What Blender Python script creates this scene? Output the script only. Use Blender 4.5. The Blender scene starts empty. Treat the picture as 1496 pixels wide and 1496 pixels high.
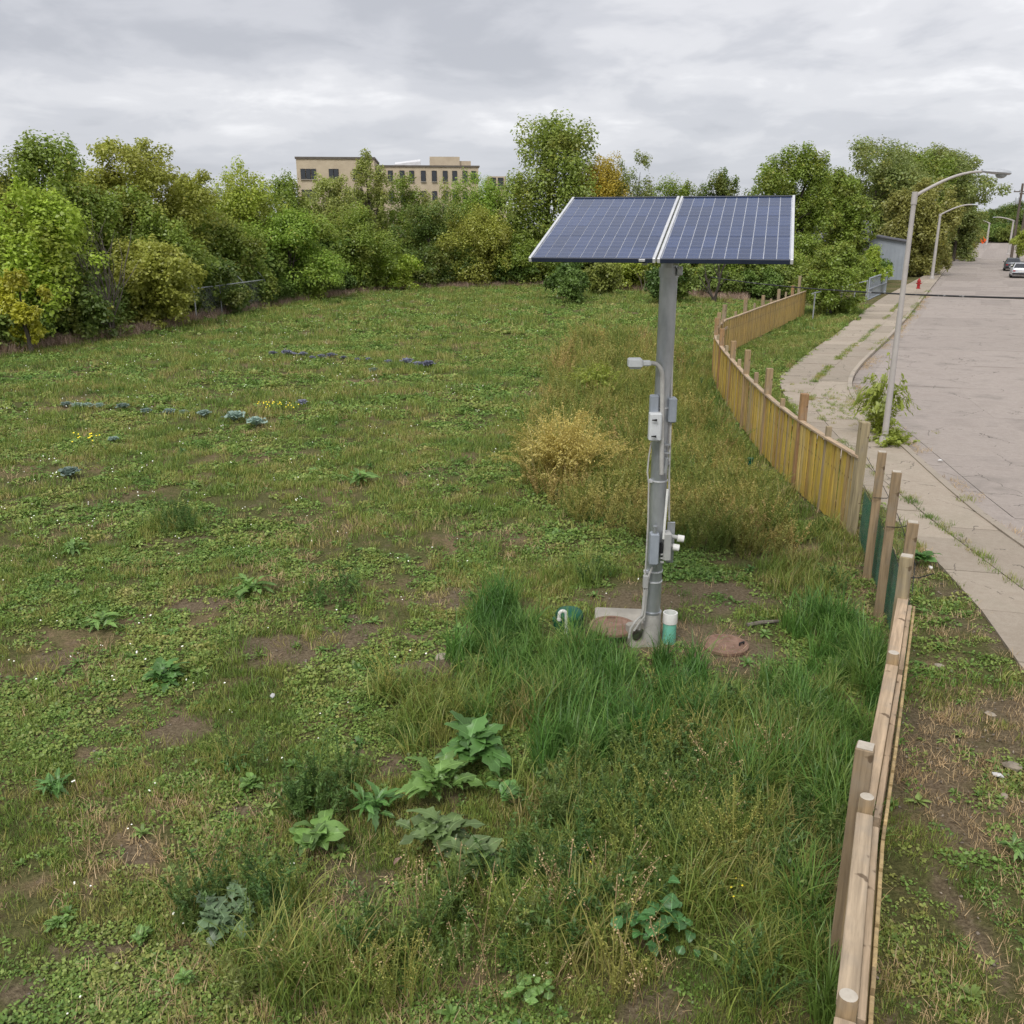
import bpy, math, random
import numpy as np
from mathutils import Vector, Matrix

random.seed(7)
RNG = np.random.default_rng(11)
scene = bpy.context.scene
COL = scene.collection
R = math.radians

# ------------------------------------------------------------------ camera
CAM_H = 5.0
PITCH = R(17.4)
FPX = 1333.0 / 1496.0
cam_data = bpy.data.cameras.new('camera')
cam_data.sensor_width = 36.0
cam_data.lens = 36.0 * FPX
cam_data.clip_end = 5000
cam = bpy.data.objects.new('camera', cam_data)
COL.objects.link(cam)
cam.location = (0, 0, CAM_H)
cam.rotation_euler = (math.pi / 2 - PITCH, 0, 0)
scene.camera = cam

# ------------------------------------------------------------------ exposure
scene.view_settings.view_transform = 'Standard'
scene.view_settings.look = 'None'
scene.view_settings.exposure = 0.55
scene.view_settings.gamma = 1.0
try:
    scene.view_settings.use_curve_mapping = False
except Exception:
    pass
scene.cycles.max_bounces = 5
scene.cycles.diffuse_bounces = 2
scene.cycles.glossy_bounces = 2
scene.cycles.transmission_bounces = 2
scene.cycles.use_adaptive_sampling = True
scene.cycles.adaptive_threshold = 0.025
scene.cycles.transparent_max_bounces = 6
scene.cycles.use_denoising = True

# ------------------------------------------------------------------ world: overcast sky
SUN_EL, SUN_ROT = R(52), R(205)
world = bpy.data.worlds.new('World')
scene.world = world
world.use_nodes = True
wt = world.node_tree
wt.nodes.clear()


def nd(tree, kind, **kw):
    n = tree.nodes.new(kind)
    for k, v in kw.items():
        setattr(n, k, v)
    return n


def mth(tree, op, a, b=None, clamp=False):
    n = nd(tree, 'ShaderNodeMath', operation=op)
    n.use_clamp = clamp
    for i, v in enumerate((a, b)):
        if v is None:
            continue
        if isinstance(v, (int, float)):
            n.inputs[i].default_value = v
        else:
            tree.links.new(v, n.inputs[i])
    return n.outputs[0]


def ramp(tree, fac, stops, interp='LINEAR'):
    n = nd(tree, 'ShaderNodeValToRGB')
    n.color_ramp.interpolation = interp
    els = n.color_ramp.elements
    while len(els) < len(stops):
        els.new(0.5)
    for e, (p, c) in zip(els, stops):
        e.position = p
        e.color = (*c, 1) if len(c) == 3 else c
    if fac is not None:
        tree.links.new(fac, n.inputs[0])
    return n.outputs[0]


def mixc(tree, fac, a, b, blend='MIX'):
    n = nd(tree, 'ShaderNodeMix', data_type='RGBA', blend_type=blend)
    for sock, v in ((n.inputs[0], fac), (n.inputs[6], a), (n.inputs[7], b)):
        if isinstance(v, (int, float)):
            sock.default_value = v
        elif isinstance(v, tuple):
            sock.default_value = (*v, 1) if len(v) == 3 else v
        else:
            tree.links.new(v, sock)
    return n.outputs[2]


def noise(tree, vec, scale, detail=4, rough=0.55, dist=0.0):
    n = nd(tree, 'ShaderNodeTexNoise')
    n.inputs['Scale'].default_value = scale
    n.inputs['Detail'].default_value = detail
    n.inputs['Roughness'].default_value = rough
    n.inputs['Distortion'].default_value = dist
    if vec is not None:
        tree.links.new(vec, n.inputs['Vector'])
    return n.outputs[0]


def build_world():
    L = wt.links.new
    tc = nd(wt, 'ShaderNodeTexCoord')
    sep = nd(wt, 'ShaderNodeSeparateXYZ')
    L(tc.outputs['Generated'], sep.inputs[0])
    zc = mth(wt, 'MAXIMUM', sep.outputs[2], 0.0)
    den = mth(wt, 'ADD', zc, 0.20)
    comb = nd(wt, 'ShaderNodeCombineXYZ')
    L(mth(wt, 'DIVIDE', sep.outputs[0], den), comb.inputs[0])
    L(mth(wt, 'DIVIDE', sep.outputs[1], den), comb.inputs[1])
    comb.inputs[2].default_value = 3.7
    n1 = noise(wt, comb.outputs[0], 0.95, 6, 0.50, 0.2)
    n2 = noise(wt, comb.outputs[0], 2.8, 5, 0.55, 0.3)
    v = mth(wt, 'ADD', mth(wt, 'MULTIPLY', n1, 0.68), mth(wt, 'MULTIPLY', n2, 0.32))
    cloud = ramp(wt, v, [(0.37, (3.75, 3.83, 4.15)), (0.46, (4.55, 4.6, 4.9)), (0.53, (5.5, 5.5, 5.72)), (0.62, (7.3, 7.25, 7.35))], 'EASE')
    sky = nd(wt, 'ShaderNodeTexSky', sky_type='NISHITA')
    sky.sun_disc = False
    sky.sun_elevation = SUN_EL
    sky.sun_rotation = SUN_ROT
    col = mixc(wt, 0.94, sky.outputs[0], cloud)
    # low haze band towards the horizon, all the way round
    hz = ramp(wt, sep.outputs[2], [(0.0, (1, 1, 1)), (0.16, (0, 0, 0))])
    col = mixc(wt, mth(wt, 'MULTIPLY', hz, 0.55), col, (4.2, 4.4, 4.8))
    bg = nd(wt, 'ShaderNodeBackground')
    bg.inputs[1].default_value = 0.1
    L(col, bg.inputs[0])
    out = nd(wt, 'ShaderNodeOutputWorld')
    L(bg.outputs[0], out.inputs[0])


build_world()

# ------------------------------------------------------------------ sun behind thick cloud
sl = bpy.data.lights.new('sun', 'SUN')
sl.energy = 1.5
sl.angle = R(24)
sl.color = (1.0, 0.97, 0.92)
sun = bpy.data.objects.new('sun', sl)
COL.objects.link(sun)
sdir = Vector((math.sin(SUN_ROT) * math.cos(SUN_EL), math.cos(SUN_ROT) * math.cos(SUN_EL), math.sin(SUN_EL)))
sun.rotation_euler = (-sdir).to_track_quat('-Z', 'Y').to_euler()

# ------------------------------------------------------------------ helpers
CP, SP = math.cos(PITCH), math.sin(PITCH)


def G(px, py, z=0.0):
    """point of the horizontal plane z under a photograph pixel (used once, to survey the site)"""
    a, b = (px - 748) / 1333.0, (748 - py) / 1333.0
    d = (a, CP + b * SP, -SP + b * CP)
    t = (z - CAM_H) / d[2]
    return (d[0] * t, d[1] * t)


def Zat(Y, py):
    """height above ground seen at image row py when standing Y metres away"""
    b = (748 - py) / 1333.0
    t = Y / (CP + b * SP)
    return CAM_H + t * (-SP + b * CP)


def Xat(px, Y, z=0.0):
    yc = Y * CP - (z - CAM_H) * SP
    return (px - 748) / 1333.0 * yc


def vnoise(x, y, scale, seed, octaves=3):
    x = np.asarray(x, float); y = np.asarray(y, float)
    tot = np.zeros_like(x); amp = 1.0; norm = 0
    for o in range(octaves):
        r = np.random.default_rng(seed * 13 + o).random((64, 64))
        fx, fy = x * scale * 2 ** o + 17.3 * o, y * scale * 2 ** o + 9.1 * o
        ix, iy = np.floor(fx).astype(int), np.floor(fy).astype(int)
        u, v = fx - ix, fy - iy
        u = u * u * (3 - 2 * u); v = v * v * (3 - 2 * v)
        a = r[ix % 64, iy % 64]; b = r[(ix + 1) % 64, iy % 64]
        c = r[ix % 64, (iy + 1) % 64]; d = r[(ix + 1) % 64, (iy + 1) % 64]
        tot += amp * ((a * (1 - u) + b * u) * (1 - v) + (c * (1 - u) + d * u) * v)
        norm += amp; amp *= 0.5
    return tot / norm


def in_poly(x, y, poly):
    x = np.asarray(x); y = np.asarray(y)
    inside = np.zeros(x.shape, bool)
    n = len(poly)
    for i in range(n):
        x1, y1 = poly[i]; x2, y2 = poly[(i + 1) % n]
        c = (y1 > y) != (y2 > y)
        xi = (x2 - x1) * (y - y1) / (y2 - y1 + 1e-12) + x1
        inside ^= c & (x < xi)
    return inside


def fast_mesh(name, V, F, lv=None):
    """mesh from numpy arrays; F is an (n,3) or (n,4) index array"""
    V = np.asarray(V, np.float32); F = np.asarray(F, np.int32)
    me = bpy.data.meshes.new(name)
    n, k = F.shape
    me.vertices.add(len(V)); me.vertices.foreach_set('co', V.ravel())
    me.loops.add(n * k); me.loops.foreach_set('vertex_index', F.ravel())
    me.polygons.add(n)
    me.polygons.foreach_set('loop_start', np.arange(0, n * k, k, dtype=np.int32))
    me.update(calc_edges=True)
    if lv is not None:
        at = me.attributes.new('lv', 'FLOAT', 'FACE')
        at.data.foreach_set('value', np.asarray(lv, np.float32))
    return me


def link(name, me, mat=None, parent=None, loc=None, rot=None, smooth=False):
    o = bpy.data.objects.new(name, me)
    COL.objects.link(o)
    if mat is not None and len(me.materials) == 0:
        me.materials.append(mat)
    if smooth:
        me.polygons.foreach_set('use_smooth', np.ones(len(me.polygons), bool))
    if parent:
        o.parent = parent
    if loc is not None:
        o.location = loc
    if rot is not None:
        o.rotation_euler = rot
    return o


def tag(o, label=None, cat=None, group=None, kind=None):
    if label: o['label'] = label
    if cat: o['category'] = cat
    if group: o['group'] = group
    if kind: o['kind'] = kind
    return o


def empty(name, loc=(0, 0, 0), rz=0.0):
    o = bpy.data.objects.new(name, None)
    o.empty_display_size = 0.2
    COL.objects.link(o)
    o.location = loc
    o.rotation_euler = (0, 0, rz)
    return o


class MB:
    def __init__(self):
        self.v = []; self.f = []

    def add(self, vs, fs):
        b = len(self.v)
        self.v += [tuple(p) for p in vs]
        self.f += [tuple(i + b for i in f) for f in fs]
        return self

    def box(self, c, s, rz=0.0, rot=None, bev=0.0):
        hx, hy, hz = s[0] / 2, s[1] / 2, s[2] / 2
        m = rot if rot is not None else Matrix.Rotation(rz, 3, 'Z')
        c = Vector(c)
        if bev <= 0:
            P = [(-hx, -hy, -hz), (hx, -hy, -hz), (hx, hy, -hz), (-hx, hy, -hz), (-hx, -hy, hz), (hx, -hy, hz), (hx, hy, hz), (-hx, hy, hz)]
            F = [(0, 3, 2, 1), (4, 5, 6, 7), (0, 1, 5, 4), (1, 2, 6, 5), (2, 3, 7, 6), (3, 0, 4, 7)]
        else:
            b = min(bev, hx * .9, hy * .9, hz * .9)
            P = []
            for sz, ins in ((-hz, b), (-hz + b, 0), (hz - b, 0), (hz, b)):
                x, y = hx - ins, hy - ins
                P += [(-x + b, -y, sz), (x - b, -y, sz), (x, -y + b, sz), (x, y - b, sz), (x - b, y, sz), (-x + b, y, sz), (-x, y - b, sz), (-x, -y + b, sz)]
            F = [tuple(range(7, -1, -1)), tuple(range(24, 32))]
            for r in range(3):
                for i in range(8):
                    j = (i + 1) % 8
                    F.append((r * 8 + i, r * 8 + j, r * 8 + 8 + j, r * 8 + 8 + i))
        return self.add([c + m @ Vector(p) for p in P], F)

    def tube(self, pts, rad, seg=10, caps=True):
        pts = [Vector(p) for p in pts]
        if not isinstance(rad, (list, tuple)):
            rad = [rad] * len(pts)
        V = []; F = []
        prev = None
        for i, p in enumerate(pts):
            t = (pts[min(i + 1, len(pts) - 1)] - pts[max(i - 1, 0)]).normalized()
            if prev is None:
                a = Vector((0, 0, 1)) if abs(t.z) < 0.9 else Vector((1, 0, 0))
                u = t.cross(a).normalized()
            else:
                u = (prev - t * prev.dot(t)).normalized()
            prev = u
            w = t.cross(u)
            for k in range(seg):
                an = 2 * math.pi * k / seg
                V.append(p + (u * math.cos(an) + w * math.sin(an)) * rad[i])
        for i in range(len(pts) - 1):
            for k in range(seg):
                l = (k + 1) % seg
                F.append((i * seg + k, i * seg + l, (i + 1) * seg + l, (i + 1) * seg + k))
        if caps:
            F.append(tuple(range(seg - 1, -1, -1)))
            F.append(tuple(range((len(pts) - 1) * seg, len(pts) * seg)))
        return self.add(V, F)

    def lathe(self, prof, c=(0, 0, 0), seg=20):
        V = []; F = []
        for r, z in prof:
            for k in range(seg):
                an = 2 * math.pi * k / seg
                V.append((c[0] + r * math.cos(an), c[1] + r * math.sin(an), c[2] + z))
        for i in range(len(prof) - 1):
            for k in range(seg):
                l = (k + 1) % seg
                F.append((i * seg + k, i * seg + l, (i + 1) * seg + l, (i + 1) * seg + k))
        if prof[0][0] > 1e-6: F.append(tuple(range(seg - 1, -1, -1)))
        if prof[-1][0] > 1e-6: F.append(tuple(range((len(prof) - 1) * seg, len(prof) * seg)))
        return self.add(V, F)

    def prism(self, poly, z0, z1):
        n = len(poly)
        V = [(x, y, z0) for x, y in poly] + [(x, y, z1) for x, y in poly]
        F = [tuple(range(n - 1, -1, -1)), tuple(range(n, 2 * n))]
        for i in range(n):
            j = (i + 1) % n
            F.append((i, j, n + j, n + i))
        return self.add(V, F)

    def mesh(self, name, mat=None, smooth=False):
        me = bpy.data.meshes.new(name)
        me.from_pydata(self.v, [], self.f)
        me.update()
        if mat: me.materials.append(mat)
        if smooth:
            me.polygons.foreach_set('use_smooth', np.ones(len(me.polygons), bool))
            try:
                me.set_sharp_from_angle(angle=R(40))
            except Exception:
                pass
        return me

    def build(self, name, mat, parent=None, loc=None, rot=None, smooth=False):
        return link(name, self.mesh(name, mat, smooth), None, parent, loc, rot)


# ------------------------------------------------------------------ materials
def new_mat(name):
    m = bpy.data.materials.new(name)
    m.use_nodes = True
    m.node_tree.nodes.clear()
    return m, m.node_tree


def finish(t, shader):
    o = nd(t, 'ShaderNodeOutputMaterial')
    t.links.new(shader, o.inputs[0])


def surf(name, c1, c2=None, scale=6.0, rough=0.7, metal=0.0, bump=0.0, bscale=40.0, stretch=None, rnd=0.0, spec=0.3, stops=(0.35, 0.65), spots=None):
    """plain procedural surface: two tones by noise, per-object variation, fine relief"""
    m, t = new_mat(name)
    L = t.links.new
    tc = nd(t, 'ShaderNodeTexCoord')
    vec = tc.outputs['Object']
    oi = nd(t, 'ShaderNodeObjectInfo')
    if stretch or rnd:
        mp = nd(t, 'ShaderNodeMapping')
        mp.inputs['Scale'].default_value = stretch or (1, 1, 1)
        L(vec, mp.inputs['Vector'])
        off = nd(t, 'ShaderNodeVectorMath', operation='SCALE')
        off.inputs[0].default_value = (13.1, 7.7, 21.3)
        L(oi.outputs['Random'], off.inputs['Scale'])
        L(off.outputs[0], mp.inputs['Location'])
        vec = mp.outputs[0]
    c2 = c2 or tuple(x * 0.75 for x in c1)
    n = noise(t, vec, scale, 5, 0.6)
    col = ramp(t, n, [(stops[0], c1), (stops[1], c2)])
    if spots:
        n3 = noise(t, vec, spots[0], 3, 0.6)
        col = mixc(t, ramp(t, n3, [(spots[1], (0, 0, 0)), (spots[1] + 0.06, (1, 1, 1))]), col, spots[2])
    if rnd:
        k = mth(t, 'ADD', mth(t, 'MULTIPLY', oi.outputs['Random'], 2 * rnd), 1 - rnd)
        col = mixc(t, 1.0, col, mixrgb_gray(t, k), 'MULTIPLY')
    b = nd(t, 'ShaderNodeBsdfPrincipled')
    L(col, b.inputs['Base Color'])
    b.inputs['Roughness'].default_value = rough
    b.inputs['Metallic'].default_value = metal
    b.inputs['Specular IOR Level'].default_value = spec
    if bump:
        bn = nd(t, 'ShaderNodeBump')
        bn.inputs['Strength'].default_value = bump
        bn.inputs['Distance'].default_value = 0.02
        L(noise(t, vec, bscale, 4, 0.6), bn.inputs['Height'])
        L(bn.outputs[0], b.inputs['Normal'])
    finish(t, b.outputs[0])
    return m


def mixrgb_gray(t, v):
    c = nd(t, 'ShaderNodeCombineColor')
    for i in range(3):
        t.links.new(v, c.inputs[i])
    return c.outputs[0]


def leaf_shader(t, col, trans=0.3, gloss=0.04):
    L = t.links.new
    d = nd(t, 'ShaderNodeBsdfDiffuse'); L(col, d.inputs[0])
    tr = nd(t, 'ShaderNodeBsdfTranslucent'); L(col, tr.inputs[0])
    g = nd(t, 'ShaderNodeBsdfGlossy'); g.inputs['Roughness'].default_value = 0.45
    m1 = nd(t, 'ShaderNodeMixShader'); m1.inputs[0].default_value = trans
    L(d.outputs[0], m1.inputs[1]); L(tr.outputs[0], m1.inputs[2])
    m2 = nd(t, 'ShaderNodeMixShader'); m2.inputs[0].default_value = gloss
    L(m1.outputs[0], m2.inputs[1]); L(g.outputs[0], m2.inputs[2])
    finish(t, m2.outputs[0])


def tree_leaf_mat():
    m, t = new_mat('tree_leaves')
    L = t.links.new
    oi = nd(t, 'ShaderNodeObjectInfo')
    at = nd(t, 'ShaderNodeAttribute', attribute_name='lv')
    geo = nd(t, 'ShaderNodeNewGeometry')
    lv = at.outputs['Fac']
    k = mth(t, 'ADD', mth(t, 'MULTIPLY', lv, 0.55), 0.75)
    col = mixc(t, 1.0, oi.outputs['Color'], mixrgb_gray(t, k), 'MULTIPLY')
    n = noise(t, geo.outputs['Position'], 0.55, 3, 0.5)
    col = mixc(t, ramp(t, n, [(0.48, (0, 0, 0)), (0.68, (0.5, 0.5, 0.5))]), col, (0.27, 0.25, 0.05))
    yl = mth(t, 'GREATER_THAN', lv, 0.93)
    col = mixc(t, mth(t, 'MULTIPLY', yl, 0.6), col, (0.46, 0.40, 0.07))
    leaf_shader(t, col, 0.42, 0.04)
    return m


def veg_mat(name, stops, nscale=0.5, trans=0.28, lvk=0.8, gloss=0.03):
    """ground plants: the colour drifts in patches over the field and from plant to plant"""
    m, t = new_mat(name)
    L = t.links.new
    oi = nd(t, 'ShaderNodeObjectInfo')
    at = nd(t, 'ShaderNodeAttribute', attribute_name='lv')
    n = noise(t, oi.outputs['Location'], nscale, 4, 0.6)
    f = mth(t, 'ADD', mth(t, 'MULTIPLY', n, 1.25), mth(t, 'MULTIPLY', mth(t, 'SUBTRACT', oi.outputs['Random'], 0.5), 0.42))
    f = mth(t, 'SUBTRACT', f, 0.125)
    col = ramp(t, f, [(p, tuple(x * VEG for x in c)) for p, c in stops])
    k = mth(t, 'ADD', mth(t, 'MULTIPLY', at.outputs['Fac'], lvk), 1 - lvk * 0.5)
    col = mixc(t, 1.0, col, mixrgb_gray(t, k), 'MULTIPLY')
    leaf_shader(t, col, trans, gloss)
    return m


def flat_leaf_mat(name, c, trans=0.25, vary=0.7, gloss=0.05):
    m, t = new_mat(name)
    oi = nd(t, 'ShaderNodeObjectInfo')
    tc = nd(t, 'ShaderNodeTexCoord')
    n = noise(t, tc.outputs['Object'], 9, 4, 0.6)
    k = mth(t, 'ADD', mth(t, 'MULTIPLY', oi.outputs['Random'], vary), .92 - vary / 2)
    k = mth(t, 'MULTIPLY', k, mth(t, 'ADD', mth(t, 'MULTIPLY', n, 0.6), 0.7))
    col = mixc(t, 1.0, c, mixrgb_gray(t, k), 'MULTIPLY')
    sp = nd(t, 'ShaderNodeSeparateXYZ'); t.links.new(tc.outputs['Object'], sp.inputs[0])
    ay = mth(t, 'ABSOLUTE', sp.outputs[1])
    vein = mth(t, 'LESS_THAN', mth(t, 'FRACT', mth(t, 'MULTIPLY', mth(t, 'SUBTRACT', sp.outputs[0], ay), 34)), .10)
    rib = mth(t, 'MAXIMUM', mth(t, 'MULTIPLY', vein, .35), mth(t, 'LESS_THAN', ay, .004))
    col = mixc(t, mth(t, 'MULTIPLY', rib, .55), col, tuple(min(.6, v * 1.9 + .03) for v in c))
    n4 = noise(t, tc.outputs['Object'], 30, 3, 0.6)
    col = mixc(t, ramp(t, n4, [(0.66, (0, 0, 0)), (0.72, (.6, .6, .6))]), col, (.16, .13, .05))
    leaf_shader(t, col, trans, gloss)
    return m


VEG = 2.1
M = {}
M['leaf'] = tree_leaf_mat()
M['bark'] = surf('bark', (0.10, 0.085, 0.07), (0.05, 0.042, 0.035), 14, 0.9, bump=0.5, stretch=(1, 1, .25))
M['grey_bark'] = surf('grey_bark', (0.22, 0.19, 0.16), (0.13, 0.11, 0.095), 14, 0.9)
M['steel'] = surf('galvanised_steel', (0.52, 0.54, 0.56), (0.36, 0.38, 0.40), 5, 0.42, 0.7, 0.12, 30, stretch=(1, 1, .4))
M['sleeve'] = surf('sleeve_concrete', (0.42, 0.41, 0.38), (0.30, 0.29, 0.27), 7, 0.8, 0, 0.2)
M['grey_box'] = surf('grey_enclosure', (0.33, 0.36, 0.40), (0.27, 0.30, 0.34), 5, 0.5)
M['beige_box'] = surf('beige_grey_enclosure', (0.42, 0.42, 0.40), (0.34, 0.34, 0.33), 5, 0.55)
M['pale_box'] = surf('pale_enclosure', (0.62, 0.64, 0.65), (0.55, 0.57, 0.58), 4, 0.45)
M['white'] = surf('white_plastic', (0.78, 0.78, 0.75), (0.68, 0.67, 0.63), 8, 0.45)
M['dark'] = surf('black_rubber', (0.02, 0.02, 0.022), None, 8, 0.6)
M['alu'] = surf('aluminium_frame', (0.72, 0.73, 0.74), (0.62, 0.63, 0.65), 8, 0.4, 0.3)
M['conduit'] = surf('conduit_grey', (0.50, 0.49, 0.46), (0.40, 0.39, 0.37), 8, 0.55)
M['rust'] = surf('rusty_iron', (0.31, 0.195, 0.145), (0.20, 0.12, 0.085), 9, 0.85, 0.1, 0.35, 60, spots=(22, .6, (.26, .21, .17)))
M['concrete'] = surf('weathered_concrete', (0.40, 0.37, 0.32), (0.29, 0.27, 0.235), 3, 0.9, 0, 0.25, 50)
M['mint'] = surf('mint_pipe', (0.20, 0.56, 0.43), (0.15, 0.46, 0.35), 6, 0.5, spots=(30, .62, (.10, .22, .17)))
M['dgreen'] = surf('dark_green_plastic', (0.012, 0.115, 0.065), (0.008, 0.07, 0.042), 6, 0.45)
M['orange'] = surf('orange_sign', (0.85, 0.12, 0.015), (0.75, 0.10, 0.015), 3, 0.6)
M['black_paint'] = surf('black_paint', (0.02, 0.02, 0.02), None, 5, 0.6)
M['red'] = surf('red_paint', (0.42, 0.03, 0.03), (0.30, 0.02, 0.02), 7, 0.5)
M['lamp_pole'] = surf('painted_lamp_pole', (0.50, 0.47, 0.44), (0.43, 0.40, 0.38), 3, 0.6, 0.1)
M['lamp_head'] = surf('lamp_head_grey', (0.50, 0.52, 0.55), (0.42, 0.44, 0.47), 5, 0.4, 0.2)
M['glass'] = surf('dark_glass', (0.03, 0.035, 0.045), (0.02, 0.025, 0.03), 2, 0.08, spec=0.6)
M['lens'] = surf('frosted_lens', (0.35, 0.37, 0.38), (0.28, 0.3, 0.31), 9, 0.2, spec=0.6)
M['brick'] = surf('tan_brick', (0.58, 0.49, 0.36), (0.50, 0.415, 0.305), 0.9, 0.9)
M['tan_trim'] = surf('coping_stone', (0.16, 0.14, 0.12), None, 1, 0.8)
M['roof_white'] = surf('white_roof_sheet', (0.8, 0.8, 0.82), None, 1, 0.5)
M['shed'] = surf('pale_metal_siding', (0.34, 0.37, 0.41), (0.29, 0.32, 0.36), .6, 0.5, 0.0)
M['roof_grey'] = surf('grey_shingle', (0.15, 0.15, 0.17), (0.10, 0.10, 0.115), 2, 0.9)
M['siding'] = surf('cream_siding', (0.45, 0.42, 0.36), (0.38, 0.35, 0.30), 1, 0.8)
M['pole_wood'] = surf('utility_wood', (0.16, 0.13, 0.105), (0.10, 0.08, 0.065), 6, 0.9)
M['wire'] = surf('galvanised_wire', (0.45, 0.47, 0.49), (0.36, 0.38, 0.40), 8, 0.5, 0.4)
M['net'] = surf('green_netting', (0.015, 0.20, 0.125), (0.01, 0.13, 0.08), 3, 0.6)
M['cable'] = surf('twisted_cable', (0.018, 0.018, 0.02), (0.30, 0.30, 0.30), 2.4, 0.5, stops=(.60, .63))
M['stone'] = surf('pale_stone', (0.42, 0.36, 0.28), (0.28, 0.24, 0.19), 9, 0.9, 0, .4, rnd=.3)
M['scrap'] = surf('pale_scrap', (0.72, 0.71, 0.70), (0.5, 0.5, 0.5), 9, 0.8, rnd=.2)
M['tyre'] = surf('tyre', (0.02, 0.02, 0.02), None, 5, 0.9)
M['silver'] = surf('silver_paint', (0.60, 0.61, 0.64), (0.56, 0.57, 0.60), 2, 0.25, 0.4)
M['dkcar'] = surf('grey_paint', (0.10, 0.11, 0.125), None, 2, 0.25, 0.3)
M['tail'] = surf('tail_light', (0.35, 0.02, 0.02), None, 5, 0.25)
M['plank'] = None


def wood_mat(name, stops, rough=0.8, grain=(22, 22, 1.6)):
    m, t = new_mat(name)
    L = t.links.new
    oi = nd(t, 'ShaderNodeObjectInfo')
    tc = nd(t, 'ShaderNodeTexCoord')
    mp = nd(t, 'ShaderNodeMapping')
    mp.inputs['Scale'].default_value = grain
    off = nd(t, 'ShaderNodeVectorMath', operation='SCALE')
    off.inputs[0].default_value = (31, 17, 47)
    L(oi.outputs['Random'], off.inputs['Scale'])
    L(tc.outputs['Object'], mp.inputs['Vector'])
    L(off.outputs[0], mp.inputs['Location'])
    n = noise(t, mp.outputs[0], 1.0, 5, 0.65, 0.4)
    base = ramp(t, oi.outputs['Random'], stops)
    k = mth(t, 'ADD', mth(t, 'MULTIPLY', n, 1.7), 0.12)
    col = mixc(t, 1.0, base, mixrgb_gray(t, k), 'MULTIPLY')
    n5 = noise(t, tc.outputs['Object'], 2.3, 4, 0.7)
    col = mixc(t, ramp(t, n5, [(0.48, (0, 0, 0)), (0.72, (.55, .55, .55))]), col, (.27, .24, .20))
    # knots
    n2 = noise(t, tc.outputs['Object'], 9.0, 2, 0.5)
    col = mixc(t, ramp(t, n2, [(0.68, (0, 0, 0)), (0.73, (0.7, 0.7, 0.7))]), col, (0.07, 0.04, 0.02))
    b = nd(t, 'ShaderNodeBsdfPrincipled')
    L(col, b.inputs['Base Color'])
    b.inputs['Roughness'].default_value = rough
    b.inputs['Specular IOR Level'].default_value = 0.2
    bn = nd(t, 'ShaderNodeBump'); bn.inputs['Strength'].default_value = 0.3; bn.inputs['Distance'].default_value = 0.01
    L(n, bn.inputs['Height']); L(bn.outputs[0], b.inputs['Normal'])
    finish(t, b.outputs[0])
    return m


M['plank'] = wood_mat('fence_plank', [(0.0, (.54, .385, .07)), (0.3, (.44, .32, .10)), (0.5, (.60, .425, .09)), (0.72, (.36, .225, .07)), (0.86, (.40, .31, .17)), (1.0, (.62, .46, .14))])
M['plank_far'] = wood_mat('fence_plank_street_side', [(0.0, (.54, .36, .12)), (0.4, (.48, .33, .13)), (0.7, (.58, .40, .14)), (1.0, (.40, .28, .12))])
M['plank_near'] = wood_mat('fence_plank_near', [(0.0, (.42, .31, .15)), (0.4, (.36, .26, .13)), (0.7, (.46, .34, .17)), (1.0, (.30, .22, .12))])
M['post'] = wood_mat('fence_post', [(0.0, (.35, .25, .14)), (0.3, (.30, .22, .14)), (0.6, (.36, .30, .18)), (0.8, (.33, .19, .09)), (1.0, (.40, .31, .18))])
M['rail'] = wood_mat('fence_rail', [(0.0, (.44, .33, .22)), (0.5, (.50, .37, .25)), (1.0, (.42, .33, .23))], grain=(1.6, 24, 24))
M['postcap'] = surf('sawn_end_grain', (0.55, 0.50, 0.42), (0.45, 0.40, 0.33), 20, 0.9)


def solar_mat():
    m, t = new_mat('solar_cell')
    L = t.links.new
    oi = nd(t, 'ShaderNodeObjectInfo'); tc = nd(t, 'ShaderNodeTexCoord')
    n = noise(t, tc.outputs['Object'], 28, 3, 0.6)
    c = ramp(t, n, [(0.35, (0.022, 0.044, 0.115)), (0.65, (0.038, 0.062, 0.148))])
    k = mth(t, 'ADD', mth(t, 'MULTIPLY', oi.outputs['Random'], 0.35), 0.82)
    c = mixc(t, 1.0, c, mixrgb_gray(t, k), 'MULTIPLY')
    # busbars along the module
    sep = nd(t, 'ShaderNodeSeparateXYZ'); L(tc.outputs['Object'], sep.inputs[0])
    fr = mth(t, 'FRACT', mth(t, 'ADD', mth(t, 'MULTIPLY', sep.outputs[1], 1 / 0.116), 0.5))
    bb = mth(t, 'LESS_THAN', mth(t, 'ABSOLUTE', mth(t, 'SUBTRACT', fr, 0.5)), 0.02)
    c = mixc(t, mth(t, 'MULTIPLY', bb, 0.5), c, (0.30, 0.32, 0.38))
    b = nd(t, 'ShaderNodeBsdfPrincipled')
    L(c, b.inputs['Base Color'])
    b.inputs['Roughness'].default_value = 0.22
    b.inputs['Specular IOR Level'].default_value = 0.45
    finish(t, b.outputs[0])
    return m


M['cell'] = solar_mat()


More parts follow.
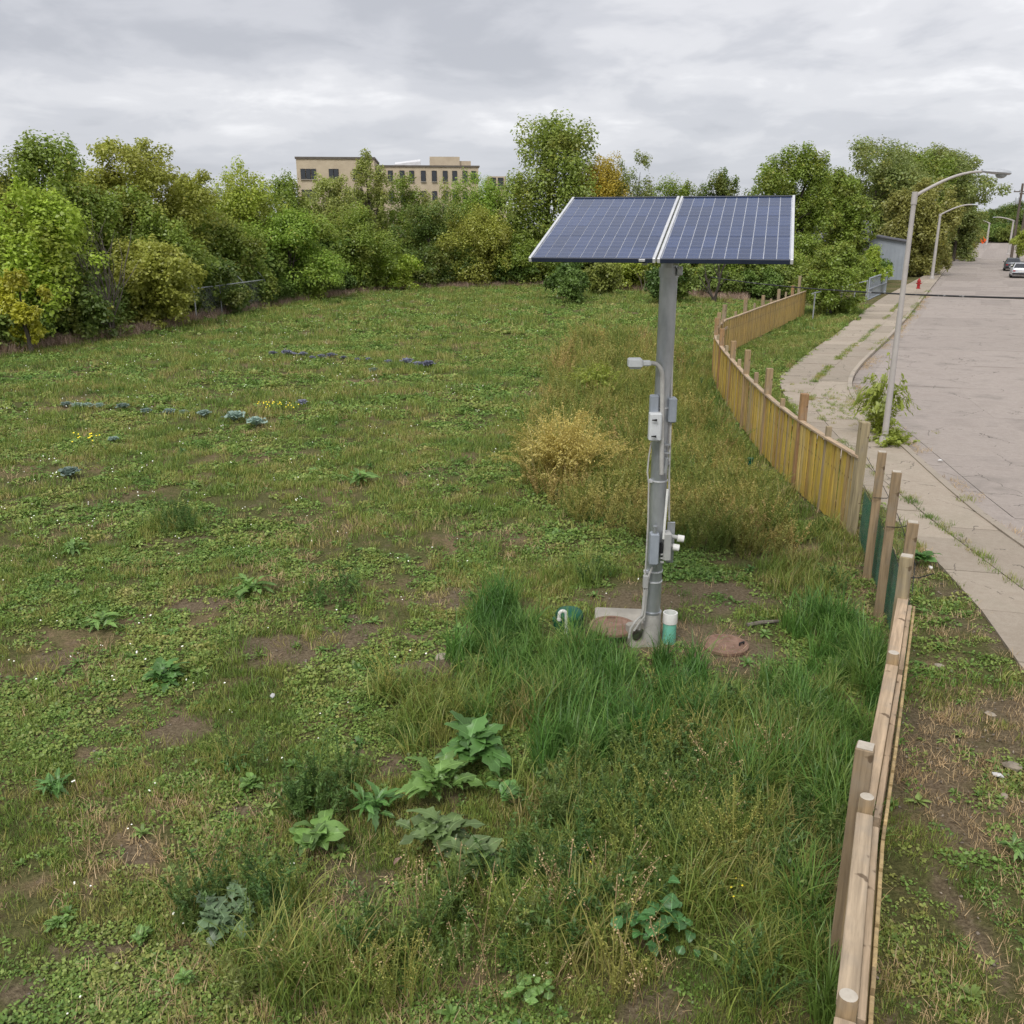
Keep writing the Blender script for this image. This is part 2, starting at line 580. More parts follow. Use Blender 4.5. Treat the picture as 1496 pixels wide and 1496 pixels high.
def ground_mat():
    m, t = new_mat('field_soil')
    L = t.links.new
    geo = nd(t, 'ShaderNodeNewGeometry')
    p = geo.outputs['Position']
    nA = noise(t, p, 0.33, 5, 0.6)
    nB = noise(t, p, 2.6, 6, 0.65)
    nC = noise(t, p, 26, 4, 0.7)
    soil = ramp(t, nC, [(0.3, (.09, .066, .044)), (0.5, (.18, .136, .092)), (0.66, (.25, .195, .135)), (0.78, (.38, .32, .24))])
    green = ramp(t, nC, [(0.3, (.060, .060, .024)), (0.55, (.125, .125, .048)), (0.75, (.19, .18, .08))])
    straw = ramp(t, nC, [(0.3, (.13, .10, .055)), (0.6, (.25, .185, .105)), (0.8, (.36, .28, .17))])
    f = mth(t, 'ADD', mth(t, 'MULTIPLY', nA, 0.6), mth(t, 'MULTIPLY', nB, 0.4))
    c = mixc(t, ramp(t, f, [(0.50, (0, 0, 0)), (0.60, (1, 1, 1))]), green, straw)
    c = mixc(t, ramp(t, nB, [(0.60, (0, 0, 0)), (0.68, (.8, .8, .8))]), c, soil)
    at = nd(t, 'ShaderNodeAttribute', attribute_name='bare')
    nD = noise(t, p, 7.0, 5, 0.7)
    bf = mth(t, 'ADD', at.outputs['Fac'], mth(t, 'MULTIPLY', mth(t, 'SUBTRACT', nD, .5), 1.1))
    c = mixc(t, ramp(t, bf, [(0.30, (0, 0, 0)), (0.80, (.8, .8, .8))]), c, soil)
    b = nd(t, 'ShaderNodeBsdfPrincipled')
    L(c, b.inputs['Base Color'])
    b.inputs['Roughness'].default_value = 1.0
    b.inputs['Specular IOR Level'].default_value = 0.1
    bn = nd(t, 'ShaderNodeBump'); bn.inputs['Strength'].default_value = 0.9; bn.inputs['Distance'].default_value = 0.05
    L(nC, bn.inputs['Height']); L(bn.outputs[0], b.inputs['Normal'])
    finish(t, b.outputs[0])
    return m


M['ground'] = ground_mat()


def paving_mat(name, c1, c2, tint, rnd=0.13):
    m, t = new_mat(name)
    L = t.links.new
    geo = nd(t, 'ShaderNodeNewGeometry'); oi = nd(t, 'ShaderNodeObjectInfo')
    p = geo.outputs['Position']
    n1 = noise(t, p, 0.7, 6, 0.65); n2 = noise(t, p, 9, 5, 0.7); n3 = noise(t, p, 60, 3, 0.6)
    c = ramp(t, mth(t, 'ADD', mth(t, 'MULTIPLY', n1, .6), mth(t, 'MULTIPLY', n2, .4)), [(0.38, c1), (0.62, c2)])
    c = mixc(t, ramp(t, n1, [(0.50, (0, 0, 0)), (0.66, (.8, .8, .8))]), c, tint)
    c = mixc(t, ramp(t, n2, [(0.66, (0, 0, 0)), (0.74, (.6, .6, .6))]), c, tuple(x * .45 for x in c1))
    k = mth(t, 'ADD', mth(t, 'MULTIPLY', oi.outputs['Random'], 2 * rnd), 1 - rnd)
    k = mth(t, 'MULTIPLY', k, mth(t, 'ADD', mth(t, 'MULTIPLY', n3, .5), .75))
    c = mixc(t, 1.0, c, mixrgb_gray(t, k), 'MULTIPLY')
    # hairline cracks
    vor = nd(t, 'ShaderNodeTexVoronoi', feature='DISTANCE_TO_EDGE')
    vor.inputs['Scale'].default_value = 0.55
    wv = nd(t, 'ShaderNodeVectorMath', operation='ADD')
    nv = nd(t, 'ShaderNodeTexNoise'); nv.inputs['Scale'].default_value = 1.2; nv.inputs['Detail'].default_value = 4
    L(p, nv.inputs['Vector'])
    L(p, wv.inputs[0]); L(nv.outputs[1], wv.inputs[1])
    L(wv.outputs[0], vor.inputs['Vector'])
    ck = mth(t, 'MULTIPLY', mth(t, 'LESS_THAN', vor.outputs[0], 0.006), mth(t, 'GREATER_THAN', n1, 0.5))
    c = mixc(t, mth(t, 'MULTIPLY', ck, .6), c, (.06, .05, .04))
    b = nd(t, 'ShaderNodeBsdfPrincipled')
    L(c, b.inputs['Base Color']); b.inputs['Roughness'].default_value = 0.9; b.inputs['Specular IOR Level'].default_value = .2
    bn = nd(t, 'ShaderNodeBump'); bn.inputs['Strength'].default_value = .3; bn.inputs['Distance'].default_value = .01
    L(n3, bn.inputs['Height']); L(bn.outputs[0], b.inputs['Normal'])
    finish(t, b.outputs[0])
    return m


M['sidewalk'] = paving_mat('sidewalk_concrete', (.34, .285, .225), (.43, .37, .30), (.30, .26, .20))
M['road'] = paving_mat('road_concrete', (.31, .268, .238), (.40, .348, .312), (.25, .22, .195), .09)
M['road_patch'] = paving_mat('road_asphalt_patch', (.235, .225, .22), (.30, .285, .275), (.20, .195, .19), .10)
M['road_near'] = paving_mat('road_concrete_corner', (.35, .295, .235), (.44, .375, .305), (.28, .24, .19), .08)
M['kerb'] = paving_mat('kerb_concrete', (.36, .31, .25), (.44, .38, .31), (.28, .25, .21))

# ------------------------------------------------------------------ site curves (metres)
def curve_fn(pts):
    ys = np.array([p[1] for p in pts], float); xs = np.array([p[0] for p in pts], float)
    return lambda y: np.interp(y, ys, xs)


def smooth_pts(pts, it=3):
    p = np.array(pts, float)
    for _ in range(it):
        q = [p[0]]
        for a, b in zip(p[:-1], p[1:]):
            q += [a * .75 + b * .25, a * .25 + b * .75]
        q.append(p[-1]); p = np.array(q)
    return p


edge_p = smooth_pts([(4.6, -25), (5.2, 0), (5.55, 7), (5.75, 9.05), (6.1, 10.4), (6.35, 12), (6.6, 14.5), (7.3, 22), (8.7, 30.3), (10.2, 33.2), (11.9, 37), (15.9, 44.8), (22.6, 59), (27.2, 68.3), (38.9, 90.2), (57, 125), (80, 174), (125, 262), (165, 345)], 2)
kerb_p = smooth_pts([(7.4, -25), (7.8, 0), (8.1, 9), (8.31, 14.9), (8.64, 17.3), (9.2, 20.8), (10.0, 26), (11.2, 30.3), (14.2, 36.4), (17.9, 43.4), (29.5, 67), (43.9, 96.4), (81.9, 174), (128, 262), (170, 345)], 2)
mid_p = smooth_pts([(6.2, -25), (6.6, 0), (7.1, 9), (7.25, 14.9), (7.55, 19.4), (8.5, 25.8), (9.3, 28.6), (13.1, 36.4), (16.9, 43.6), (23.9, 58.1), (28.5, 67.5), (40.5, 92), (60, 130), (81, 174), (126.5, 262), (167.5, 345)], 2)
EDGE, KERB, MID = curve_fn(edge_p), curve_fn(kerb_p), curve_fn(mid_p)
ROADW = 11.0


def road_right(y):
    y = np.asarray(y, float)
    s = (KERB(y + 1.0) - KERB(y - 1.0)) / 2.0
    return KERB(y) + ROADW * np.sqrt(1 + s * s)


def ground_z(x, y):
    x = np.asarray(x, float); y = np.asarray(y, float)
    d = np.hypot(x, y)
    z = (vnoise(x, y, 0.45, 3, 3) - 0.5) * 0.16 * np.clip(1.3 - d / 70, 0.1, 1)
    z = z + (vnoise(x, y, 2.2, 5, 2) - 0.5) * 0.05 * np.clip(1.2 - d / 40, 0, 1)
    # flat round the equipment
    w = np.clip(1 - np.hypot(x - 1.9, (y - 10.5)) / 2.2, 0, 1)
    z = z * (1 - np.clip(w * 2, 0, 1))
    # earth mound and the bank towards the pavement
    z = z + 0.28 * np.exp(-(((x + 0.72) / .55) ** 2 + ((y - 9.45) / .35) ** 2))
    z = z + 0.12 * np.exp(-(((x + 1.45) / .5) ** 2 + ((y - 8.9) / .25) ** 2))
    b = np.clip((x - (EDGE(y) - 1.6)) / 1.5, 0, 1)
    z = z * (1 - b) + 0.11 * b
    paved = (x > EDGE(y) + 0.12)
    z = np.where(paved, -0.06, z)
    far = (x > road_right(y) + 1.6)
    return np.where(far, 0.05, z)


# ------------------------------------------------------------------ ground sheet
def axis(lo, hi, segs):
    out = []
    for a, b, n in segs:
        out += list(np.linspace(a, b, n, endpoint=False))
    out.append(hi)
    return np.array(sorted(set(np.round([lo] + out, 4))))


def make_ground():
    gx = axis(-2500, 2500, [(-2500, -200, 8), (-200, -40, 24), (-40, -12, 56), (-12, 12, 120), (12, 40, 56), (40, 220, 50), (220, 2500, 8)])
    gy = axis(-300, 2500, [(-300, -20, 10), (-20, 2, 22), (2, 24, 110), (24, 60, 80), (60, 130, 50), (130, 400, 40), (400, 2500, 8)])
    X, Y = np.meshgrid(gx, gy)
    Z = ground_z(X, Y)
    V = np.stack([X, Y, Z], -1).reshape(-1, 3)
    nx, ny = len(gx), len(gy)
    i = np.arange(nx - 1)[None, :] + (np.arange(ny - 1) * nx)[:, None]
    F = np.stack([i, i + 1, i + nx + 1, i + nx], -1).reshape(-1, 4)
    me = fast_mesh('ground', V, F)
    at = me.attributes.new('bare', 'FLOAT', 'POINT')
    at.data.foreach_set('value', bare_at(X.ravel(), Y.ravel()).astype(np.float32))
    tag(link('ground', me, M['ground'], smooth=True), 'mottled green and brown field ground', kind='structure')


# (laid below, once the worn patches are known)


# ------------------------------------------------------------------ road, kerb, sidewalk
def strip_slabs(parent, name, fa, fb, ys, z0, z1, mat, gap=0.012, jit=0.006, skew=0.0, near=None):
    for a, b in zip(ys[:-1], ys[1:]):
        n = max(1, int((b - a) / 1.5))
        yy = np.linspace(a + gap, b - gap, n + 1)
        lft = [(float(fa(y)) + gap, float(y)) for y in yy]
        rgt = [(float(fb(y)) - gap, float(y - skew * (fb(y) - fa(y)))) for y in yy]
        poly = lft[::-1] + rgt
        poly = poly[::-1] if False else poly
        mb = MB()
        dz = random.uniform(-jit, jit)
        # counter-clockwise: right side upwards, then left side downwards
        pl = rgt + lft[::-1]
        mb.prism(pl, z0, z1 + dz)
        mb.build(name, near if near is not None and b < 25 else mat, parent)


def make_street():
    sw = empty('sidewalk'); tag(sw, 'cracked pale concrete sidewalk beside the wooden fence', kind='structure')
    ys = [2.0]
    while ys[-1] < 120:
        ys.append(ys[-1] + (1.55 if ys[-1] < 60 else 3.0) * random.uniform(.96, 1.04) * (0.93 if ys[-1] > 30 else 1))
    strip_slabs(sw, 'sidewalk_slab', EDGE, MID, ys, -0.1, 0.135, M['sidewalk'], skew=0.25)
    strip_slabs(sw, 'verge_slab', lambda y: MID(y) + .02, lambda y: KERB(y) - .16, [y + .5 for y in ys[::2]], -0.1, 0.128, M['sidewalk'], skew=0.25)
    for a, b in ((-25, 2.0), (121, 345)):
        yy = np.linspace(a, b, 30)
        pl = [(float(KERB(y)) - .16, float(y)) for y in yy] + [(float(EDGE(y)), float(y)) for y in yy[::-1]]
        MB().prism(pl, -.1, .13).build('sidewalk_strip', M['sidewalk'], sw)
    # kerb stones
    kb = empty('kerb'); tag(kb, 'worn concrete kerb between sidewalk and road', kind='structure')
    ys = [-25.0, -10.0, 2.0]
    while ys[-1] < 150:
        ys.append(ys[-1] + 3.0)
    ys += [200, 260, 345]
    strip_slabs(kb, 'kerb_stone', lambda y: KERB(y) - .155, KERB, ys, -.1, .15, M['kerb'], 0.006, .004)
    # road slabs
    rd = empty('road'); tag(rd, 'pale grey concrete road with joints', kind='structure')
    MB().prism([(float(KERB(y)), float(y)) for y in np.linspace(345, -25, 60)] + [(float(road_right(y)) + .0, float(y)) for y in np.linspace(-25, 345, 60)], -.3, 0.0).build('road_bed', M['dark'], rd)
    lanes = [0.0005, 0.55 / ROADW, 0.30, 0.5, 0.72, 1 - .55 / ROADW, 0.998]
    for li in range(6):
        fa = lambda y, l=lanes[li]: KERB(y) + (road_right(y) - KERB(y)) * l
        fb = lambda y, l=lanes[li + 1]: KERB(y) + (road_right(y) - KERB(y)) * l
        ys = [-25.0, -8.0, 4.0 + random.uniform(0, 2)]
        step = 4.6
        while ys[-1] < 150:
            ys.append(ys[-1] + step * (1 if ys[-1] > 34 else 1.05))
        ys += [180, 220, 280, 345]
        strip_slabs(rd, 'road_slab', fa, fb, ys, -.12, .028, M['road'], 0.011, .006, skew=0.3 if 0 < li < 5 else .1)
    # far kerb and walk
    fk = empty('far_sidewalk'); tag(fk, 'pale sidewalk on the far side of the road', kind='structure')
    yy = np.linspace(-25, 345, 80)
    pl = [(float(road_right(y)) + 1.6, float(y)) for y in yy] + [(float(road_right(y)) + .01, float(y)) for y in yy[::-1]]
    MB().prism(pl, -.1, .14).build('walk_strip', M['sidewalk'], fk)


make_street()


# ------------------------------------------------------------------ plant meshes for scattering
def blades(n, hmin, hmax, spread, wid, seg, bend, seed, lean=0.35, fold=0.0):
    """tuft of n arching blades -> V,F,lv"""
    r = np.random.default_rng(seed)
    a = r.random(n) * 2 * math.pi
    rad = spread * np.sqrt(r.random(n))
    ba = r.random(n) * 2 * math.pi
    bx, by = rad * np.cos(ba), rad * np.sin(ba)
    h = hmin + (hmax - hmin) * r.random(n) ** 1.2
    w = wid * (0.6 + 0.8 * r.random(n))
    ln = lean * r.random(n)
    bd = bend * (0.3 + r.random(n))
    t = np.linspace(0, 1, seg + 1)
    th = ln[:, None] + bd[:, None] * t[None, :] ** 1.4
    dl = h[:, None] / seg
    dr = np.sin(th) * dl; dz = np.cos(th) * dl
    rr = np.concatenate([np.zeros((n, 1)), np.cumsum(dr[:, :-1], 1)], 1)
    zz = np.concatenate([np.zeros((n, 1)), np.cumsum(dz[:, :-1], 1)], 1)
    cx = bx[:, None] + np.cos(a)[:, None] * rr; cy = by[:, None] + np.sin(a)[:, None] * rr
    ww = w[:, None] * np.clip(1.05 - t[None, :] ** 1.8, 0.05, 1) * 0.5
    tw = a + math.pi / 2 + (r.random(n) - .5) * 1.2
    ox, oy = np.cos(tw)[:, None] * ww, np.sin(tw)[:, None] * ww
    Lp = np.stack([cx - ox, cy - oy, zz], -1); Rp = np.stack([cx + ox, cy + oy, zz], -1)
    V = np.stack([Lp, Rp], 2).reshape(-1, 3)
    k = (np.arange(n) * (seg + 1) * 2)[:, None] + (np.arange(seg) * 2)[None, :]
    F = np.stack([k, k + 1, k + 3, k + 2], -1).reshape(-1, 4)
    lv = np.repeat(r.random(n), seg)
    return V, F, lv


def leaf_quads(P, N, size, aspect, r):
    """rhombus leaves at P facing N"""
    n = len(P)
    N = N / (np.linalg.norm(N, axis=1, keepdims=True) + 1e-9)
    A = r.normal(size=(n, 3))
    U = np.cross(N, A); U /= np.linalg.norm(U, axis=1, keepdims=True) + 1e-9
    W = np.cross(N, U)
    s = size * (0.6 + 0.8 * r.random((n, 1)))
    a = U * s * 0.5; b = W * s * 0.5 * aspect
    drop = N * s * 0.12
    V = np.stack([P - a - drop, P - b, P + a - drop, P + b], 1).reshape(-1, 3)
    F = (np.arange(n) * 4)[:, None] + np.arange(4)[None, :]
    return V, F


def join(parts):
    Vs, Fs, Ls, off = [], [], [], 0
    for V, F, l in parts:
        Vs.append(V); Fs.append(F + off); Ls.append(l); off += len(V)
    return np.concatenate(Vs), np.concatenate(Fs), np.concatenate(Ls)


def clover(seed, n=40, rad=0.14, hmax=0.06, size=0.034):
    r = np.random.default_rng(seed)
    rr = rad * np.sqrt(r.random(n)); a = r.random(n) * 2 * math.pi
    P = np.stack([rr * np.cos(a), rr * np.sin(a), 0.008 + hmax * r.random(n) * (1.1 - rr / rad)], 1)
    N = np.stack([r.normal(size=n) * .45, r.normal(size=n) * .45, np.ones(n)], 1)
    V, F = leaf_quads(P, N, size, 0.8, r)
    return V, F, r.random(n)


def stalk_weed(seed, nst=5, h=0.7, spread=0.12, leaf=0.05, per=26, aspect=.35, tip=0.0, lean=.25, tipsize=.02):
    """upright branching weed with small leaves along stems"""
    r = np.random.default_rng(seed)
    parts = []
    for s in range(nst):
        hh = h * (0.6 + .5 * r.random())
        a = r.random() * 6.28; ln = lean * r.random()
        b = np.array([math.cos(r.random() * 6.28), math.sin(r.random() * 6.28), 0]) * spread * r.random()
        d = np.array([math.cos(a) * math.sin(ln), math.sin(a) * math.sin(ln), math.cos(ln)])
        cur = np.array([math.cos(a), math.sin(a), -.3]) * .18 * hh
        tt = np.linspace(0, 1, 6)
        C = b + tt[:, None] * d * hh + (tt ** 2)[:, None] * cur
        for ax in ((1, 0, 0), (0, 1, 0)):
            o = np.array(ax) * .004
            V = np.stack([C - o, C + o], 1).reshape(-1, 3)
            k = np.arange(5) * 2
            parts.append((V, np.stack([k, k + 1, k + 3, k + 2], 1), np.full(5, .35)))
        t = .12 + .86 * r.random(per)
        Q = b + t[:, None] * d * hh + (t ** 2)[:, None] * cur
        la = r.random(per) * 6.28
        out = np.stack([np.cos(la), np.sin(la), .35 + .4 * r.random(per)], 1)
        sz = leaf * (1.25 - .7 * t)[:, None]
        Q = Q + out * sz * .55
        N = np.stack([-np.cos(la) * .6, -np.sin(la) * .6, np.ones(per)], 1) + r.normal(size=(per, 3)) * .35
        V, F = leaf_quads(Q, N, leaf, aspect, r)
        parts.append((V, F, r.random(per) * .8))
        if tip:
            m = int(tip)
            t = .72 + .3 * r.random(m)
            Q = b + t[:, None] * d * hh + (t ** 2)[:, None] * cur + r.normal(size=(m, 3)) * .035
            V, F = leaf_quads(Q, r.normal(size=(m, 3)) + [0, 0, 1], tipsize, .7, r)
            parts.append((V, F, .8 + .2 * r.random(m)))
    return join(parts)


def rosette(seed, n=9, L=0.14, wid=.035, rise=.5):
    r = np.random.default_rng(seed)
    parts = []
    for i in range(n):
        a = i * 2.4 + r.random() * .5
        l = L * (.6 + .6 * r.random()); el = rise * (.4 + r.random())
        t = np.linspace(0, 1, 4)
        x = l * t * math.cos(el); z = l * (t * math.sin(el) - .45 * t * t) + .015
        w = wid * np.array([.25, .9, 1.0, .12]) * .5
        cx, cy = x * math.cos(a), x * math.sin(a)
        ox, oy = -math.sin(a) * w, math.cos(a) * w
        V = np.stack([np.stack([cx - ox, cy - oy, z], 1), np.stack([cx + ox, cy + oy, z], 1)], 1).reshape(-1, 3)
        k = np.arange(3) * 2
        parts.append((V, np.stack([k, k + 1, k + 3, k + 2], 1), np.full(3, r.random())))
    return join(parts)


LIB = {}


def lib(name, arrs, mat):
    c = bpy.data.collections.new(name)
    for i, (V, F, lv) in enumerate(arrs):
        me = fast_mesh('%s_%02d' % (name, i), V, F, lv)
        me.materials.append(mat)
        o = bpy.data.objects.new('%s_%02d' % (name, i), me)
        c.objects.link(o)
    LIB[name] = (c, len(arrs))


GREENS = [(0.20, (.054, .094, .018)), (0.42, (.096, .138, .027)), (0.58, (.138, .160, .036)), (0.70, (.182, .168, .052)), (0.84, (.222, .178, .082))]
M['clover'] = veg_mat('clover_leaves', [(0.15, (.058, .110, .024)), (0.42, (.098, .155, .034)), (0.64, (.136, .172, .042)), (0.84, (.180, .168, .055))], .6)
M['grass'] = veg_mat('short_grass', GREENS, .55)
M['tall'] = veg_mat('tall_grass', [(0.2, (.030, .075, .014)), (0.5, (.055, .115, .022)), (0.7, (.085, .135, .028)), (0.85, (.15, .16, .05))], .8)
M['dry'] = veg_mat('dry_grass', [(0.2, (.20, .14, .075)), (0.5, (.27, .20, .11)), (0.8, (.33, .24, .14))], .9)
M['pinkdry'] = veg_mat('dead_grass', [(0.2, (.15, .10, .075)), (0.5, (.22, .16, .12)), (0.8, (.29, .22, .165))], .9)
M['golden'] = veg_mat('golden_weeds', [(0.2, (.15, .16, .044)), (0.45, (.22, .20, .06)), (0.62, (.28, .225, .078)), (0.82, (.19, .130, .06))], .45)
M['greenweed'] = veg_mat('green_weeds', [(0.2, (.042, .088, .022)), (0.5, (.072, .122, .032)), (0.7, (.105, .140, .038)), (0.85, (.155, .155, .05))], .7)
M['goldbush'] = veg_mat('gold_bush_leaves', [(0.2, (.20, .15, .030)), (0.5, (.26, .185, .042)), (0.8, (.30, .19, .05))], .9)
M['herb'] = veg_mat('field_herbs', [(0.2, (.055, .11, .028)), (0.5, (.085, .145, .036)), (0.8, (.13, .17, .05))], .9)
M['flower'] = veg_mat('white_flowers', [(0.2, (.6, .6, .52)), (0.8, (.75, .75, .7))], .9, .1, .2)
M['yflower'] = veg_mat('yellow_flowers', [(0.2, (.65, .5, .02)), (0.8, (.75, .6, .04))], .9, .1, .2)
M['gravel'] = surf('gravel', (.36, .31, .25), (.22, .18, .14), 9, .9, rnd=.4)

lib('clover_patch', [clover(s, 46) for s in range(6)], M['clover'])
lib('grass_tuft', [blades(30, .05, .13, .11, .007, 2, 1.1, 20 + s, .7) for s in range(6)], M['grass'])
lib('straw_tuft', [blades(18, .05, .16, .12, .006, 2, .7, 40 + s, 1.3) for s in range(4)], M['dry'])
lib('tall_clump', [blades(46, .30, .85, .12, .013, 5, 1.7, 60 + s, .35) for s in range(6)], M['tall'])
lib('mid_clump', [blades(40, .14, .46, .14, .008, 5, 1.7, 70 + s, .5) for s in range(6)], M['grass'])
lib('dead_clump', [blades(34, .18, .5, .2, .011, 3, 1.0, 80 + s, .6) for s in range(4)], M['pinkdry'])
lib('golden_weed', [stalk_weed(100 + s, 6, .8, .16, .055, 30, .4, 12) for s in range(6)], M['golden'])
lib('green_weed', [stalk_weed(120 + s, 5, .55, .13, .050, 30, .28) for s in range(6)], M['greenweed'])
M['wisp'] = veg_mat('wispy_weeds', [(0.2, (.085, .125, .028)), (0.5, (.145, .165, .038)), (0.75, (.205, .19, .052)), (0.9, (.25, .20, .075))], 1.1)
lib('wisp_weed', [stalk_weed(160 + s, 9, .75, .17, .034, 34, .26, 10, .4, .016) for s in range(6)], M['wisp'])
lib('dry_stalk', [stalk_weed(140 + s, 3, .75, .1, .022, 12, .3, 16, .5) for s in range(5)], M['dry'])
lib('herb_rosette', [rosette(150 + s, 15, .12, .026, .9) for s in range(5)], M['herb'])
def white_flower(seed, n=3):
    r = np.random.default_rng(seed); Ps = []
    parts = []
    for i in range(n):
        p = np.array([r.normal() * .09, r.normal() * .09, .06 + .05 * r.random()])
        V = np.array([(math.cos(k * math.pi / 3), math.sin(k * math.pi / 3), 0) for k in range(6)]) * .013 + p
        V = np.concatenate([V, [p + (0, 0, .012)]])
        F = np.array([(k, (k + 1) % 6, 6, 6) for k in range(6)])
        parts.append((V, F[:, :3], np.full(6, r.random())))
    return join(parts)
lib('white_flower', [white_flower(s, 1 + s % 3) for s in range(4)], M['flower'])
lib('yellow_flower', [white_flower(s + 9, 3) for s in range(3)], M['yflower'])


def pebble(seed):
    r = np.random.default_rng(seed)
    t = np.array([(0, 0, 1), (1, 0, 0), (0, 1, 0), (-1, 0, 0), (0, -1, 0), (0, 0, -1)], float)
    t = t * np.array([.03, .022, .012]) * (0.7 + .6 * r.random((6, 1)))
    F = np.array([(0, 1, 2), (0, 2, 3), (0, 3, 4), (0, 4, 1), (5, 2, 1), (5, 3, 2), (5, 4, 3), (5, 1, 4)])
    return t, F, np.full(8, .5)
lib('pebble', [pebble(s) for s in range(4)], M['gravel'])


def scatter(name, libname, x, y, sc, label, cat, dz=0.0, tilt=.12, z=None):
    x = np.asarray(x, float); y = np.asarray(y, float)
    n = len(x)
    c, cnt = LIB[libname]
    zz = ground_z(x, y) if z is None else np.full(n, z)
    me = bpy.data.meshes.new(name)
    me.vertices.add(n)
    me.vertices.foreach_set('co', np.stack([x, y, zz + dz], 1).astype(np.float32).ravel())
    rot = np.stack([RNG.normal(size=n) * tilt, RNG.normal(size=n) * tilt, RNG.random(n) * 6.28], 1).astype(np.float32)
    a = me.attributes.new('rot', 'FLOAT_VECTOR', 'POINT'); a.data.foreach_set('vector', rot.ravel())
    a = me.attributes.new('sc', 'FLOAT', 'POINT'); a.data.foreach_set('value', (np.asarray(sc) * np.ones(n)).astype(np.float32))
    a = me.attributes.new('vi', 'INT', 'POINT'); a.data.foreach_set('value', RNG.integers(0, cnt, n).astype(np.int32))
    o = bpy.data.objects.new(name, me); COL.objects.link(o)
    ng = bpy.data.node_groups.new(name, 'GeometryNodeTree')
    ng.interface.new_socket('Geometry', in_out='INPUT', socket_type='NodeSocketGeometry')
    ng.interface.new_socket('Geometry', in_out='OUTPUT', socket_type='NodeSocketGeometry')
    gi = ng.nodes.new('NodeGroupInput'); go = ng.nodes.new('NodeGroupOutput')
    ip = ng.nodes.new('GeometryNodeInstanceOnPoints')
    ci = ng.nodes.new('GeometryNodeCollectionInfo')
    ci.inputs['Collection'].default_value = c
    ci.inputs['Separate Children'].default_value = True
    ci.inputs['Reset Children'].default_value = True
    def at(nm, ty):
        q = ng.nodes.new('GeometryNodeInputNamedAttribute'); q.data_type = ty
        q.inputs['Name'].default_value = nm
        return q.outputs['Attribute']
    ip.inputs['Pick Instance'].default_value = True
    L = ng.links.new
    L(gi.outputs[0], ip.inputs['Points']); L(ci.outputs[0], ip.inputs['Instance'])
    L(at('vi', 'INT'), ip.inputs['Instance Index'])
    L(at('rot', 'FLOAT_VECTOR'), ip.inputs['Rotation'])
    L(at('sc', 'FLOAT'), ip.inputs['Scale'])
    L(ip.outputs[0], go.inputs[0])
    md = o.modifiers.new('scatter', 'NODES'); md.node_group = ng
    return tag(o, label, cat, kind='stuff')


# treeline at the back of the field (ground points)
TL_PX = [(-160, 548), (0, 520), (100, 505), (200, 490), (300, 467), (400, 448), (500, 432), (600, 422), (750, 418), (900, 422), (1030, 436), (1100, 440)]
TL = [G(a, b) for a, b in TL_PX]


def tl_point(px):
    py = np.interp(px, [a for a, _ in TL_PX], [b for _, b in TL_PX])
    return np.array(G(px, py))


FENCE_MID = smooth_pts([(5.64, 14.35), (5.5, 17.4), (5.75, 21.7), (6.1, 25.1), (6.45, 28.3), (6.9, 31.5), (7.7, 34.6), (8.5, 36.8)], 3)
FENCE_FAR = np.array([(8.5, 36.8), (9.27, 38.27), (12.2, 44.26), (16.69, 53.16)])
FENCE_NEAR = [(0.75, 1.6), (1.59, 3.39), (2.21, 4.83), (2.68, 5.81), (3.55, 7.65), (3.95, 8.5), (4.34, 9.43), (4.88, 11.19), (5.21, 12.5), (5.63, 14.35)]
fence_all = np.array(FENCE_NEAR[:-1] + [tuple(p) for p in FENCE_MID] + [tuple(p) for p in FENCE_FAR])
FENCE_X = lambda y: np.interp(y, fence_all[:, 1], fence_all[:, 0])
field_poly = [(TL[0][0] - 6, 0), tuple(TL[0])] + [tuple(p) for p in TL[1:]] + [(17.2, 56), (16.5, 53)] + [tuple(p) for p in FENCE_FAR[::-1]] + [tuple(p) for p in FENCE_MID[::-1]] + FENCE_NEAR[::-1] + [(0.3, 0)]


def band_points(bands):
    """random points with a density per distance band inside a little more than the view"""
    X, Y, S = [], [], []
    for y0, y1, d, s in bands:
        w1 = 0.66 * y1 + 2.5
        n = int(d * (y1 - y0) * 2 * w1)
        y = y0 + (y1 - y0) * RNG.random(n); x = (RNG.random(n) * 2 - 1) * w1
        k = np.abs(x) < 0.66 * y + 2.5
        X.append(x[k]); Y.append(y[k]); S.append(np.full(k.sum(), s))
    return np.concatenate(X), np.concatenate(Y), np.concatenate(S)


def blob(x, y, lst):
    """soft ellipses given in metres: (cx, cy, rx, ry)"""
    m = np.zeros_like(x)
    for cx, cy, rx, ry in lst:
        m = np.maximum(m, np.clip(1.6 - 1.6 * (((x - cx) / rx) ** 2 + ((y - cy) / ry) ** 2), 0, 1))
    return m


def pxblob(lst):
    """ellipses surveyed from the photograph as (px, py, half width px, half height px)"""
    out = []
    for px, py, hx, hy in lst:
        c = G(px, py); e = G(px + hx, py); a = G(px, py - hy); b = G(px, py + hy)
        out.append((c[0], c[1], abs(e[0] - c[0]), abs(a[1] - b[1]) / 2))
    return out


